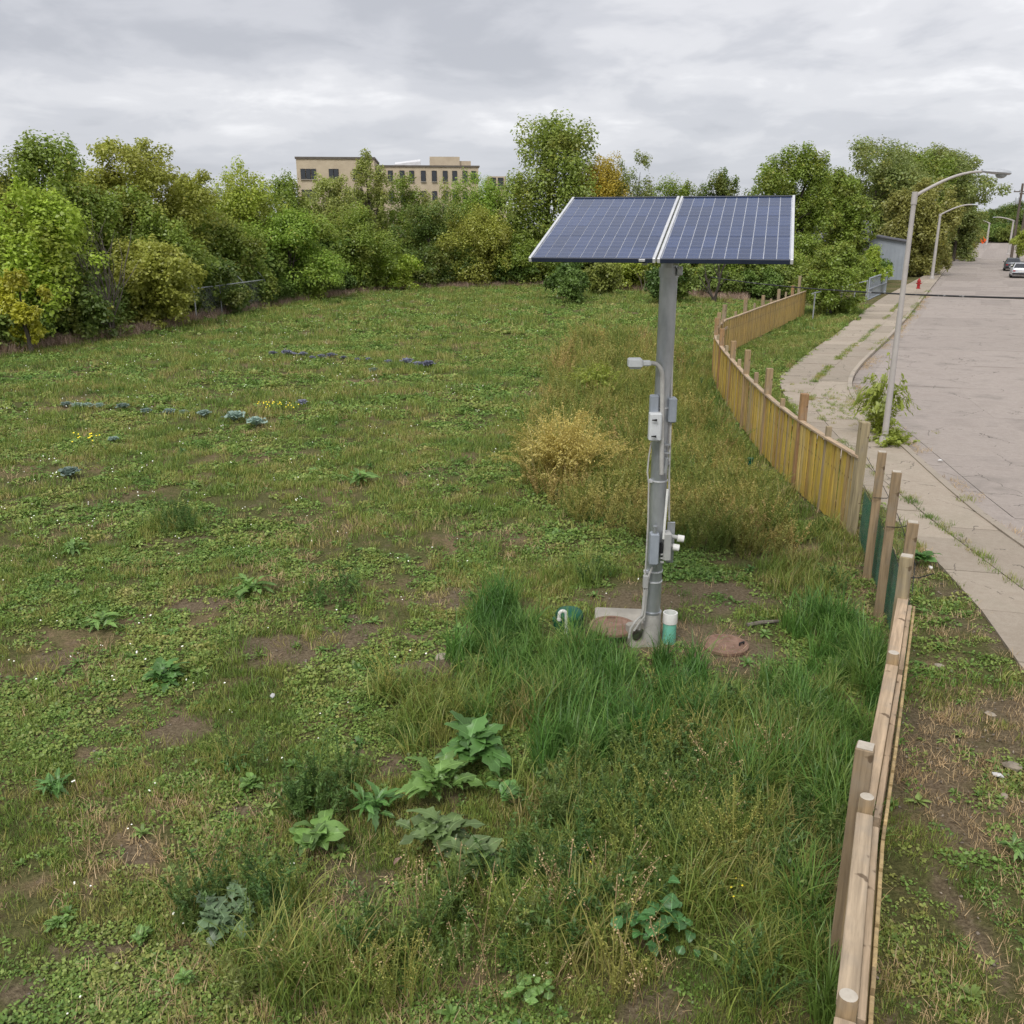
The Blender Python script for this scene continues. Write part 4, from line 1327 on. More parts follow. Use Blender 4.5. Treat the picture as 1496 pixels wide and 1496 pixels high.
def undergrowth():
    arrs = []
    for s in range(5):
        me, _ = make_crown(1.0, 1.0, .05, 1.6, 900 + s, .13, 1.2, 14)
        V = np.empty(len(me.vertices) * 3, np.float32); me.vertices.foreach_get('co', V)
        n = len(me.polygons)
        F = np.empty(n * 4, np.int32); me.loops.foreach_get('vertex_index', F)
        lv = np.empty(n, np.float32); me.attributes['lv'].data.foreach_get('value', lv)
        arrs.append((V.reshape(-1, 3), F.reshape(-1, 4), lv))
        bpy.data.meshes.remove(me)
    M['under'] = veg_mat('undergrowth_leaves', [(0.2, (.050, .085, .020)), (0.45, (.085, .13, .028)), (0.65, (.125, .155, .034)), (0.82, (.175, .17, .045))], .16, .3)
    lib('bush_clump', arrs, M['under'])
    px = RNG.uniform(-200, 1110, 330)
    P = np.array([tl_point(p) for p in px])
    d = P / np.linalg.norm(P, axis=1, keepdims=True)
    o = RNG.uniform(.8, 14, len(P))
    P = P + d * o[:, None]
    px2 = RNG.uniform(-200, 1110, 150)
    P2 = np.array([tl_point(p) for p in px2]); d2 = P2 / np.linalg.norm(P2, axis=1, keepdims=True); o2 = RNG.uniform(5, 13, len(P2))
    P2 = P2 + d2 * o2[:, None]
    scatter('tall_brush', 'bush_clump', P2[:, 0], P2[:, 1], 1.7 + 1.0 * RNG.random(len(P2)), 'tall green brush filling the space between the trees', 'undergrowth')
    scatter('undergrowth', 'bush_clump', P[:, 0], P[:, 1], .7 + .75 * RNG.random(len(P)) + o * .05, 'dark tangled undergrowth beneath the trees along the field', 'undergrowth')
    # street side and beyond
    x = []; y = []
    for i in range(90):
        Y = random.uniform(62, 150); X = float(EDGE(Y)) - random.uniform(2.5, 26); x.append(X); y.append(Y)
    for i in range(120):
        Y = random.uniform(290, 350); x.append(Xat(random.uniform(1370, 1600), Y)); y.append(Y)
    for i in range(40):
        Y = random.uniform(120, 280); x.append(float(road_right(Y)) + random.uniform(3, 20)); y.append(Y)
    scatter('roadside_brush', 'bush_clump', x, y, [1.0 + .8 * random.random() if yy < 200 else 2.6 + random.random() for yy in y], 'green brush along the far part of the street', 'undergrowth')


undergrowth()


def bare_branches(name, label, loc, h, seed, mat, n=14, spread=.5, r0=.03, cat='shrub', lean=(0, 0)):
    r = random.Random(seed)
    mb = MB()
    for i in range(n):
        a = r.uniform(0, 6.28); s = r.uniform(.15, spread)
        p = Vector((r.uniform(-.15, .15), r.uniform(-.15, .15), -.1)); pts = [p.copy()]
        d = Vector((math.cos(a) * s + lean[0], math.sin(a) * s * .6 + lean[1], 1)).normalized()
        L = h * r.uniform(.6, 1.05) / 5
        for k in range(5):
            p = p + d * L; pts.append(p.copy())
            d = (d + Vector((r.uniform(-.25, .25), r.uniform(-.25, .25), r.uniform(-.05, .15)))).normalized()
            if k in (1, 2, 3):
                e = p + (d + Vector((r.uniform(-.9, .9), r.uniform(-.6, .6), .2))).normalized() * L * 1.3
                e2 = e + (d + Vector((r.uniform(-.6, .6), r.uniform(-.6, .6), .3))).normalized() * L
                mb.tube([p, e, e2], [r0 * .45, r0 * .3, r0 * .12], 5, False)
        mb.tube(pts, [r0 * (1 - .16 * k) for k in range(6)], 6)
    return tag(mb.build(name, mat, None, loc), label, cat)


p = tl_point(150); bare_branches('bare_shrub', 'bare grey branching shrub between the front trees on the left', (p[0], p[1] + 1.0, 0), 5.0, 3, M['grey_bark'], 12, .4, .05)
p = tl_point(1034); bare_branches('leaning_tree', 'dark leaning bare trunk at the left end of the overhead cable', (p[0] - .2, p[1] - 3.5, 0), 3.6, 8, M['bark'], 4, .7, .10, 'tree', (-.25, 0))
for px, hh, lb in ((936, 2.6, 'thin pale bare sapling at the field edge left of the pole'), (865, 2.2, 'short thin bare sapling at the field edge below the left panel')):
    p = tl_point(px); bare_branches('bare_sapling', lb, (p[0], p[1] - .8, 0), hh, px, M['grey_bark'], 2, .12, .03, 'sapling')


# ------------------------------------------------------------------ far buildings
def make_brick_building():
    Y0 = 150.0
    def P(px, py): return Xat(px, Y0, Zat(Y0, py)), Zat(Y0, py)
    root = empty('brick_building', (Xat(560, Y0), Y0, 0), R(5))
    ca, sa = math.cos(R(5)), math.sin(R(5))
    def loc(px):       # photograph column -> local x along the facade
        return (Xat(px, Y0, 12) - root.location.x) / ca
    zt = Zat(Y0, 233); zl = Zat(Y0, 243); zp = Zat(Y0, 233)
    xL0, xL1, xR1 = loc(437), loc(548), loc(699)
    MB().box(((xL0 + xL1) / 2, 6.0, zt / 2), (xL1 - xL0, 13, zt)).build('wing_wall', M['brick'], root)
    MB().box(((xL1 + xR1) / 2 + .01, 9.0, zl / 2), (xR1 - xL1, 16, zl)).build('wall', M['brick'], root)
    MB().box(((xL0 + xL1) / 2, 6.0, zt + .15), (xL1 - xL0 + .3, 13.3, .3)).build('coping', M['tan_trim'], root)
    MB().box(((xL1 + xR1) / 2 + .2, 9.0, zl + .12), (xR1 - xL1, 16.3, .24)).build('coping', M['tan_trim'], root)
    a, b = loc(628), loc(673)
    MB().box(((a + b) / 2, 9, zl + (zp + .6 - zl) / 2 + .2), (b - a, 8, zp + .6 - zl)).build('penthouse', M['brick'], root)
    a, b = loc(673.3), loc(690)
    MB().box(((a + b) / 2, 8, zl + (zp - zl) / 2 + .2), (b - a, 5, zp - zl)).build('penthouse', M['brick'], root)
    a, b = loc(576), loc(614)
    mb = MB(); mb.add([(a, 3, zl + .3), (b, 3, zl + .3), (b, 3, zl + .95), (a, 3, zl + .5), (a, 7, zl + .3), (b, 7, zl + .3), (b, 7, zl + 1.5), (a, 7, zl + 1.0)], [(0, 1, 2, 3), (3, 2, 6, 7), (4, 7, 6, 5), (0, 3, 7, 4), (1, 5, 6, 2)])
    mb.build('roof_hatch', M['roof_white'], root)
    a, b = loc(720), loc(748)
    MB().box(((a + b) / 2, 14, zl * .47), (b - a, 6, zl * .94)).build('annex_wall', M['brick'], root)
    fm = MB().box((0, 0, 0), (1.0, .14, 1.0)).mesh('window', M['dark'])
    pm = MB().box((0, 0, 0), (.86, .05, .9)).mesh('pane', M['glass'])
    sm = MB().box((0, 0, 0), (1.1, .2, .08)).mesh('sill', M['concrete'])
    def win(x, z, w, h, yf):
        f = link('window', fm, None, root, (x, yf - .05, z)); f.scale = (w, 1, h)
        g = link('pane', pm, None, f, (0, -.075, 0))
        s = link('sill', sm, None, f, (0, -.06, -.53))
    rows = [Zat(Y0, 255), Zat(Y0, 285), Zat(Y0, 314)]
    for z in rows:
        for px in (446, 453.5, 461, 486, 493, 520, 527):
            win(loc(px), z, .72, 1.5, -.5)
        for px in (553, 570, 587, 601, 618, 634, 650, 664, 679, 692):
            win(loc(px), z - .15, .75, 1.6, 1.0)
        for px in (727, 739):
            win(loc(px), z - .6, .9, 1.5, 11.0)
    tag(root, 'long tan brick building behind the trees with flat roof and penthouse', 'building')


make_brick_building()


def make_shed():
    # pale metal shed
    Y0 = 92.0
    x0, x1 = Xat(1272, Y0), Xat(1310, Y0)
    zt = Zat(Y0, 352)
    root = empty('metal_shed', ((x0 + x1) / 2, Y0, 0), R(-24))
    w = 3.4
    mb = MB()
    mb.add([(-w, 0, 0), (0, 0, 0), (0, 0, zt * .97), (-w, 0, zt * 1.12), (-w, 9, 0), (0, 9, 0), (0, 9, zt * .97), (-w, 9, zt * 1.12)], [(0, 1, 2, 3), (1, 5, 6, 2), (5, 4, 7, 6), (4, 0, 3, 7)])
    o = mb.build('wall', M['shed'], root, (1.7, 0, 0))
    rib = MB().box((0, 0, 0), (.05, .04, zt * .95)).mesh('rib', M['shed'])
    for i in range(9):
        link('rib', rib, None, root, (1.7 - .2 - i * .37, -.022, zt * .475))
    MB().add([(-w - .3, -.3, zt * 1.14), (.25, -.3, zt * .965), (.25, 9.3, zt * .965), (-w - .3, 9.3, zt * 1.14), (-w - .3, -.3, zt * 1.14 + .12), (.25, -.3, zt * .965 + .12), (.25, 9.3, zt * .965 + .12), (-w - .3, 9.3, zt * 1.14 + .12)],
             [(0, 3, 2, 1), (4, 5, 6, 7), (0, 1, 5, 4), (1, 2, 6, 5), (2, 3, 7, 6), (3, 0, 4, 7)]).build('roof', M['roof_grey'], root, (1.7, 0, 0))
    tag(root, 'pale grey metal shed beside the sidewalk behind the near street lamp', 'shed')
    # house with a dark roof
    Y1 = 98.0
    zc = Zat(Y1, 322); ze = Zat(Y1, 352)
    root = empty('house', (Xat(1208, Y1), Y1, 0), R(-15))
    MB().box((0, 4, ze / 2), (7.5, 8, ze)).build('wall', M['siding'], root)
    mb = MB(); e = 4.1
    mb.add([(-e, -.5, ze - .1), (e, -.5, ze - .1), (e, 8.5, ze - .1), (-e, 8.5, ze - .1), (-e, 4, zc), (e, 4, zc)], [(0, 1, 5, 4), (2, 3, 4, 5), (0, 4, 3), (1, 2, 5), (0, 3, 2, 1)])
    mb.build('roof', M['roof_grey'], root)
    for x in (-2.4, 0, 2.4):
        f = MB().box((0, 0, 0), (1.0, .12, 1.2)).build('window', M['white'], root, (x, -.03, ze * .55))
        MB().box((0, 0, 0), (.84, .04, 1.04)).build('pane', M['glass'], f, (0, -.06, 0))
    tag(root, 'house with dark grey shingle roof half hidden behind street trees', 'house')


make_shed()


# ------------------------------------------------------------------ solar pole
def make_solar_pole():
    PX, PY = 1.74, 10.44
    root = empty('solar_pole', (PX, PY, 0))
    tag(root, 'galvanised steel pole carrying two tilted blue solar panels and equipment boxes', 'solar pole')
    MB().tube([(0, 0, .40), (0, 0, 4.62)], .098, 24).build('pole', M['steel'], root, smooth=True)
    MB().lathe([(.112, -.1), (.112, .415), (.110, .43), (.099, .432)], seg=24).build('base_sleeve', M['sleeve'], root, smooth=True)
    MB().tube([(0, 0, .425), (0, 0, .45)], .115, 24).build('sleeve_band', M['steel'], root, smooth=True)
    # ---- panels
    TI, YA = .293, .268
    C = Vector((1.715, 10.42, 4.983)) - Vector((PX, PY, 0))
    ax = Vector((math.cos(YA), -math.sin(YA), 0)); sl_ = Vector((math.sin(YA) * math.cos(TI), math.cos(YA) * math.cos(TI), math.sin(TI))); nn = ax.cross(sl_)
    rot = Matrix((ax, sl_, nn)).transposed()
    W, Lh = 2.61, 2.24
    pw = (W - .018) / 2
    eul = rot.to_euler()
    cellw, cellh = (pw - .07) / 10, (Lh - .07) / 6
    cm = MB().box((0, 0, 0), (cellw - .009, cellh - .005, .006)).mesh('cell', M['cell'])
    for s in (-1, 1):
        c = C + ax * s * (pw / 2 + .009)
        pan = MB().box((0, 0, 0), (pw - .01, Lh - .01, .03), bev=.004).build('panel', M['beige_back'], root, c, eul)
        for e in (-1, 1):
            MB().box((e * (pw / 2 - .014), 0, .012), (.028, Lh, .048), bev=.003).build('side_frame', M['alu'], pan)
            MB().box((0, e * (Lh / 2 - .012), .010), (pw - .058, .024, .046), bev=.003).build('end_frame', M['navy'], pan)
        for i in range(10):
            for j in range(6):
                yy = -Lh / 2 + .035 + (j + .5) * cellh + (j // 2 - 1) * .004
                link('cell', cm, None, pan, (-pw / 2 + .035 + (i + .5) * cellw, yy, .018))
    # ---- mount under the panels
    def on(u, v, w): return C + ax * u + sl_ * v + nn * w
    for v in (-.62, .62):
        MB().box(on(0, v, -.06), (W - .2, .05, .05), rot=rot).build('cross_rail', M['steel'], root)
    for u in (-.16, .16):
        MB().box(on(u, 0, -.115), (.05, 1.6, .06), rot=rot).build('tilt_rail', M['steel'], root)
    MB().box((0, 0, 4.68), (.28, .24, .14), rz=-YA, bev=.02).build('mast_head', M['steel'], root)
    MB().tube([(0, 0, 4.46), (0, 0, 4.56)], .112, 20).build('clamp_ring', M['steel'], root, smooth=True)
    MB().box((.10, -.10, 4.53), (.06, .05, .10), bev=.01).build('bracket', M['steel'], root)
    MB().box(on(-.14, -Lh / 2 - .01, .02), (.06, .03, .02), rot=rot).build('panel_clip', M['alu'], root)

    def pxz(py):
        return Zat(PY - .12, py)

    def off(px, z):      # sideways offset from the pole axis at height z
        return Xat(px, PY - .12, z) - PX
    F = -.13             # just in front of the pole
    # ---- lamp on its bent arm
    z0, z1 = pxz(692), pxz(530)
    x0, x1 = off(966, z0), off(968, z1)
    pts = [(x0, F - .02, z0), (x1, F - .02, z1 - .16)]
    for k in range(1, 7):
        a = k / 6 * math.pi / 2
        pts.append((x1 - .12 * (1 - math.cos(a)), F - .02, z1 - .16 + .16 * math.sin(a)))
    pts.append((x1 - .16, F - .02, z1))
    arm = MB().tube(pts, .026, 10).build('lamp_arm', M['conduit'], root, smooth=True)
    xh = pts[-1][0]
    mb = MB(); mb.box((xh - .03, F - .02, z1), (.11, .075, .06), bev=.012)
    mb.box((xh - .155, F - .02, z1 + .006), (.16, .15, .10), bev=.014)
    mb.build('lamp_head', M['pale_box'], root)
    MB().box((xh - .155, F - .02, z1 - .05), (.12, .11, .015)).build('lamp_lens', M['lens'], root)
    # ---- white box with latches, grey box above-left, box on the right
    def pbox(name, l, t, r_, b, y, d, mat, bev=.012):
        zt, zb = Zat(PY + y, t), Zat(PY + y, b)
        zm = (zt + zb) / 2
        xa, xb = Xat(l, PY + y, zm) - PX, Xat(r_, PY + y, zm) - PX
        return MB().box(((xa + xb) / 2, y + d / 2, zm), (xb - xa, d, zt - zb), bev=bev).build(name, mat, root), ((xa + xb) / 2, y, zm), (xb - xa, zt - zb)
    o, c, s = pbox('white_enclosure', 949, 604, 967, 645, -.24, .13, M['pale_box'], .015)
    for k in (.28, -.30):
        MB().tube([(c[0] - s[0] * .36, c[1] - .03, c[2] + s[1] * k), (c[0] + s[0] * .04, c[1] - .03, c[2] + s[1] * k)], [.006, .014], 8).build('latch', M['dark'], o)
    pbox('grey_enclosure', 950, 578, 963, 607, -.15, .10, M['grey_box'])
    pbox('junction_box', 977, 582, 989, 618, -.13, .14, M['grey_box'])
    o, c, s = pbox('control_box', 950, 781, 963, 826, -.25, .14, M['grey_box'])
    MB().tube([(c[0], c[1] + .05, c[2] + s[1] / 2), (c[0], c[1] + .05, c[2] + s[1] / 2 + .09)], .028, 10).build('hub_fitting', M['steel'], o)
    o, c, s = pbox('meter_box', 970, 780, 981, 820, -.20, .16, M['beige_box'])
    pbox('back_plate', 974, 763, 985, 822, -.03, .02, M['steel'], .003)
    for px, py in ((994, 786), (987, 799)):
        z = Zat(PY - .12, py); x = off(px, z)
        m = MB().tube([(c[0] + s[0] / 2, -.12, z + .02), (x - .02, -.12, z + .005)], .026, 10).build('sensor_stub', M['beige_box'], root, smooth=True)
        MB().tube([(x - .035, -.12, z), (x + .04, -.13, z - .01)], .042, 14).build('sensor_cap', M['white'], m, smooth=True)
    MB().box((c[0] - .07, -.15, c[2] - .02), (.03, .05, .12)).build('hinge_plate', M['dark'], root)
    for k in range(3):
        MB().tube([(c[0] - .075, -.16, c[2] - .10 - k * .05), (c[0] - .03, -.16, c[2] - .10 - k * .05)], .014, 8).build('cable_gland', M['beige_box'], root)
    # ---- conduits
    za, zb = pxz(398), pxz(582)
    MB().tube([(off(989, za), .06, za + .15), (off(989, za), .02, za), (off(982, zb), -.07, zb)], .011, 8).build('side_conduit', M['conduit'], root, smooth=True)
    za, zb = pxz(618), pxz(763)
    MB().tube([(off(981, za), -.07, za), (off(978, (za + zb) / 2), -.10, (za + zb) / 2), (off(979, zb), -.05, zb)], .012, 8).build('side_conduit', M['conduit'], root, smooth=True)
    za, zb = pxz(714), pxz(785)
    MB().tube([(off(975, za), -.14, za), (off(968, zb), -.18, zb)], .015, 8).build('pale_conduit', M['white'], root, smooth=True)
    za, zb = pxz(668), pxz(690)
    MB().tube([(off(974, za), -.15, za), (off(971, zb), -.15, zb)], .022, 8).build('conduit_body', M['steel'], root, smooth=True)
    # cable down the left flank
    q = [(952, 646), (948, 668), (946, 690), (948, 706), (947, 760), (944, 820), (941, 860), (938, 900), (934, 921)]
    MB().tube([(off(a, pxz(b)), -.11, pxz(b)) for a, b in q], .010, 7).build('flank_cable', M['conduit'], root, smooth=True)
    q = [(953, 828), (948, 838), (946, 850), (943, 880), (940, 905)]
    MB().tube([(off(a, pxz(b)), -.14, pxz(b)) for a, b in q], .013, 7).build('flank_cable', M['conduit'], root, smooth=True)
    o, c, s = pbox('cable_gutter', 940, 842, 947, 860, -.17, .07, M['beige_box'], .006)
    q = [(941, 860), (940, 884), (938, 896), (928, 906), (921, 916), (918, 930)]
    MB().tube([(off(a, pxz(b)), -.16, pxz(b)) for a, b in q], .014, 7).build('base_conduit', M['conduit'], root, smooth=True)
    q = [(943, 860), (942, 886), (941, 899), (934, 908), (926, 920)]
    MB().tube([(off(a, pxz(b)), -.15, pxz(b)) for a, b in q], .014, 7).build('base_conduit', M['conduit'], root, smooth=True)
    for py in (597, 705, 838, 853):
        z = pxz(py)
        mb = MB().tube([(0, 0, z - .008), (0, 0, z + .008)], .106, 20)
        mb.box((-.11, -.05, z), (.05, .05, .03))
        mb.build('strap', M['alu'], root)
    for py in (650, 662, 678):
        z = pxz(py)
        MB().box((.045, -.115, z), (.10, .03, .018)).build('conduit_clip', M['steel'], root)


M['beige_back'] = surf('panel_laminate', (0.52, 0.55, 0.62), None, 4, .3)
M['navy'] = surf('dark_frame', (0.03, 0.04, 0.07), None, 4, .4)
make_solar_pole()


# ------------------------------------------------------------------ things round the foot of the pole
def base_things():
    # concrete slab with rusty lid
    c = G(897, 918)
    s = MB().box((0, 0, .03), (.66, .70, .18), bev=.015).build('concrete_slab', M['concrete'], None, (c[0] + .08, c[1] + .05, 0), (0, 0, R(-6)))
    tag(s, 'square concrete slab under the rusty lid beside the pole foot', 'slab')
    c = G(895, 916, .13)
    r = empty('manhole_lid', (c[0], c[1], .122)); tag(r, 'rusty round iron lid lying on the concrete slab', 'manhole lid', 'rusty lids round the pole')
    MB().lathe([(.30, 0), (.30, .03), (.285, .04), (.25, .042), (.245, .034), (0.0001, .036)], seg=28).build('plate', M['rust'], r, smooth=True)
    MB().tube([(-.05, .2, .03), (-.05, .2, .06), (.05, .2, .06), (.05, .2, .03)], .01, 6).build('lift_ring', M['rust'], r)
    c = G(1060, 940, .05)
    r = empty('manhole_lid', (c[0], c[1], -.04)); tag(r, 'rusty round iron lid on bare earth right of the mint pipe', 'manhole lid', 'rusty lids round the pole')
    MB().lathe([(.27, -.1), (.27, .05)], seg=28).build('riser', M['rust'], r, smooth=True)
    MB().lathe([(.285, .05), (.285, .085), (.27, .095), (.23, .096), (.225, .088), (0.0001, .09)], seg=28).build('plate', M['rust'], r, smooth=True)
    MB().tube([(.16, -.06, .085), (.16, -.06, .12), (.22, -.02, .12), (.22, -.02, .085)], .012, 6).build('lift_ring', M['dark'], r)
    # mint pipe with white collar
    c = G(977, 938)
    r = empty('riser_pipe', (c[0], c[1], 0)); tag(r, 'mint green upright pipe with open white collar right of the pole', 'pipe')
    MB().lathe([(.084, -.1), (.084, .29)], seg=28).build('pipe', M['mint'], r, smooth=True)
    MB().lathe([(.0001, .15), (.076, .15), (.076, .405), (.09, .405), (.092, .40), (.092, .27), (.085, .27)], seg=28).build('collar', M['white'], r, smooth=True)
    # block with a round hole
    c = G(931, 938)
    n = 24; R0 = .09; cx, cz = 0, .17
    mb = MB(); w, hgt = .125, .32; d = .16
    outer = []; inner = []
    for k in range(n):
        a = 2 * math.pi * k / n
        dx, dz = math.cos(a), math.sin(a)
        sc = min(w / max(abs(dx), 1e-6), (hgt - cz) / max(abs(dz), 1e-6))
        outer.append((dx * sc, cz + dz * sc)); inner.append((dx * R0, cz + dz * R0))
    V = [(x, 0, z) for x, z in outer] + [(x, 0, z) for x, z in inner] + [(x, d, z) for x, z in outer] + [(x, d, z) for x, z in inner]
    Fc = []
    for k in range(n):
        l = (k + 1) % n
        Fc += [(k, l, n + l, n + k), (2 * n + k, 3 * n + k, 3 * n + l, 2 * n + l), (n + k, n + l, 3 * n + l, 3 * n + k), (k, 2 * n + k, 2 * n + l, l)]
    mb.add(V, Fc)
    o = mb.build('concrete_block', M['concrete'], None, (c[0] + .01, c[1] - .16, -.02), (R(-14), 0, R(10)))
    tag(o, 'pale concrete block with a round hole at the foot of the pole', 'block')
    # green domed cover and white bent vent
    c = G(832, 925)
    r = empty('tank_cover', (c[0], c[1] + .1, 0)); tag(r, 'dark green domed plastic cover in the tall grass left of the pole', 'cover')
    MB().lathe([(.165, -.1), (.165, .20), (.18, .20), (.18, .235), (.15, .275), (.08, .305), (0.0001, .315)], seg=24).build('dome', M['dgreen'], r, smooth=True)
    mb = MB()
    for k in range(12):
        a = k * math.pi / 6
        mb.box((.17 * math.cos(a), .17 * math.sin(a), .09), (.02, .012, .2), rz=a)
    mb.build('rib_ring', M['dgreen'], r)
    c = G(826, 928)
    r = empty('vent_pipe', (c[0], c[1] - .12, 0))
    pts = [(0, 0, -.1), (0, 0, .34)] + [(-.045 + .045 * math.cos(k * math.pi / 6), 0, .34 + .05 * math.sin(k * math.pi / 6)) for k in range(1, 7)] + [(-.09, 0, .27)]
    MB().tube(pts, .022, 12).build('bend', M['white'], r, smooth=True)
    MB().tube([(-.09, 0, .26), (-.09, 0, .29)], .028, 12).build('spout', M['white'], r, smooth=True)
    tag(r, 'white hooked vent pipe in front of the green domed cover', 'pipe')
    # stick, little marker posts
    c = G(1118, 914)
    o = MB().tube([(-.25, -.05, .03), (-.05, 0, .045), (.2, .05, .04)], [.03, .028, .02], 7).build('stick', M['grey_bark'], None, (c[0], c[1], .0))
    tag(o, 'pale broken stick lying on the earth right of the pole', 'stick')
    for px, py, lb in ((1095, 690, 'small dark green marker post in weeds near the curved fence'), (1024, 568, 'dark green marker post in grass beside the fence bend'), (814, 915, 'short green stake left of the domed cover')):
        c = G(px, py)
        h = .34 if px > 900 else .12
        o = MB().lathe([(.05, -.1), (.05, h - .06), (.065, h - .055), (.065, h - .01), (.05, h), (.0001, h + .005)], seg=14).build('marker_post', M['dgreen'], None, (c[0], c[1], float(ground_z(c[0], c[1]))), smooth=True)
        tag(o, lb, 'marker post')


base_things()


# ------------------------------------------------------------------ wooden fences
def path_len(P):
    P = np.asarray(P, float)
    d = np.hypot(*(P[1:] - P[:-1]).T)
    return np.concatenate([[0], np.cumsum(d)])


def at_len(P, S, s):
    P = np.asarray(P, float)
    x = np.interp(s, S, P[:, 0]); y = np.interp(s, S, P[:, 1])
    e = .15
    x2 = np.interp(min(s + e, S[-1]), S, P[:, 0]); y2 = np.interp(min(s + e, S[-1]), S, P[:, 1])
    x1 = np.interp(max(s - e, 0), S, P[:, 0]); y1 = np.interp(max(s - e, 0), S, P[:, 1])
    return float(x), float(y), math.atan2(y2 - y1, x2 - x1)


def post_mesh(w, h, name='post', mat='post'):
    return MB().box((0, 0, h / 2 - .15), (w, w, h + .3), bev=.006).mesh(name, M[mat])


POST_BIG = post_mesh(.14, 2.0); POST_SMALL = post_mesh(.09, 1.68); POST_TALL = post_mesh(.14, 2.35)
PLANKM = [MB().box((0, 0, .70), (.118, .02, 1.28 + dz), bev=.003).mesh('plank', M['plank']) for dz in (0, .015, -.015)]
PLANKN = [MB().box((0, 0, .70), (.150, .022, 1.30 + dz), bev=.003).mesh('plank', M['plank_near']) for dz in (0, .012, -.02)]
PLANKF = [MB().box((0, 0, .70), (.120, .02, 1.30 + dz), bev=.003).mesh('plank', M['plank_far']) for dz in (0, .012, -.012)]


def run_fence(name, P, label, side, post_step, planks, zt=1.42, first_big=True, end_tall=False, group='wooden fence runs', poff=.13, rside=1):
    S = path_len(P)
    x, y, a = at_len(P, S, 0)
    root = empty(name, (x, y, 0)); tag(root, label, 'fence', group)
    X0, Y0 = x, y
    n = int(S[-1] / .125)
    for i in range(n):
        x, y, a = at_len(P, S, (i + .5) * S[-1] / n)
        nx, ny = -math.sin(a), math.cos(a)
        o = random.uniform(-.003, .003) + (.0 if i % 3 else .018)
        z = float(np.interp(y, [14, 60], [0.04, 0.10]))
        link('plank', random.choice(planks), None, root, (x - X0 + nx * o, y - Y0 + ny * o, z + random.uniform(-.008, .008)), (random.uniform(-.008, .008), random.uniform(-.012, .012), a))
    # rails: one cap on top, two behind
    m = int(S[-1] / 1.6)
    for i in range(m):
        s0, s1 = i * S[-1] / m, (i + 1) * S[-1] / m
        p0, p1 = at_len(P, S, s0), at_len(P, S, s1)
        mid = ((p0[0] + p1[0]) / 2, (p0[1] + p1[1]) / 2); a = math.atan2(p1[1] - p0[1], p1[0] - p0[0]); l = math.hypot(p1[0] - p0[0], p1[1] - p0[1])
        nx, ny = -math.sin(a) * side, math.cos(a) * side
        z = float(np.interp(mid[1], [14, 60], [0.04, 0.10]))
        MB().box((0, 0, 0), (l - .006, .10, .04), bev=.004).build('cap_rail', M['rail'], root, (mid[0] - X0 + nx * .015, mid[1] - Y0 + ny * .015, zt - .03 + z), (0, 0, a))
        for zz in (.35, 1.1):
            MB().box((0, 0, 0), (l - .006, .038, .09)).build('back_rail', M['rail'], root, (mid[0] - X0 + rside * nx * .048, mid[1] - Y0 + rside * ny * .048, zz + z), (0, 0, a))
    k = 0; s = .07
    while s <= S[-1] + .01:
        x, y, a = at_len(P, S, s)
        nx, ny = -math.sin(a) * side, math.cos(a) * side
        big = (k % 2 == 0) == first_big
        me = POST_BIG if big else POST_SMALL
        if end_tall and s + post_step > S[-1]: me = POST_TALL
        o = link('post', me, None, root, (x - X0 + nx * poff, y - Y0 + ny * poff, random.uniform(-.08, .06)), (random.uniform(-.01, .01), random.uniform(-.01, .01), a + random.uniform(-.06, .06)))
        s += post_step; k += 1
    return root


# path runs away from the camera; the field lies to its left (+normal side)
run_fence('plank_fence', FENCE_MID, 'curved yellow brown plank fence bending round between field and street', 1, 1.42, PLANKM, poff=-.015, rside=-1)
run_fence('plank_fence', FENCE_FAR, 'far straight plank fence with posts sticking up before the green bushy tree', 1, 1.86, PLANKF, end_tall=True)


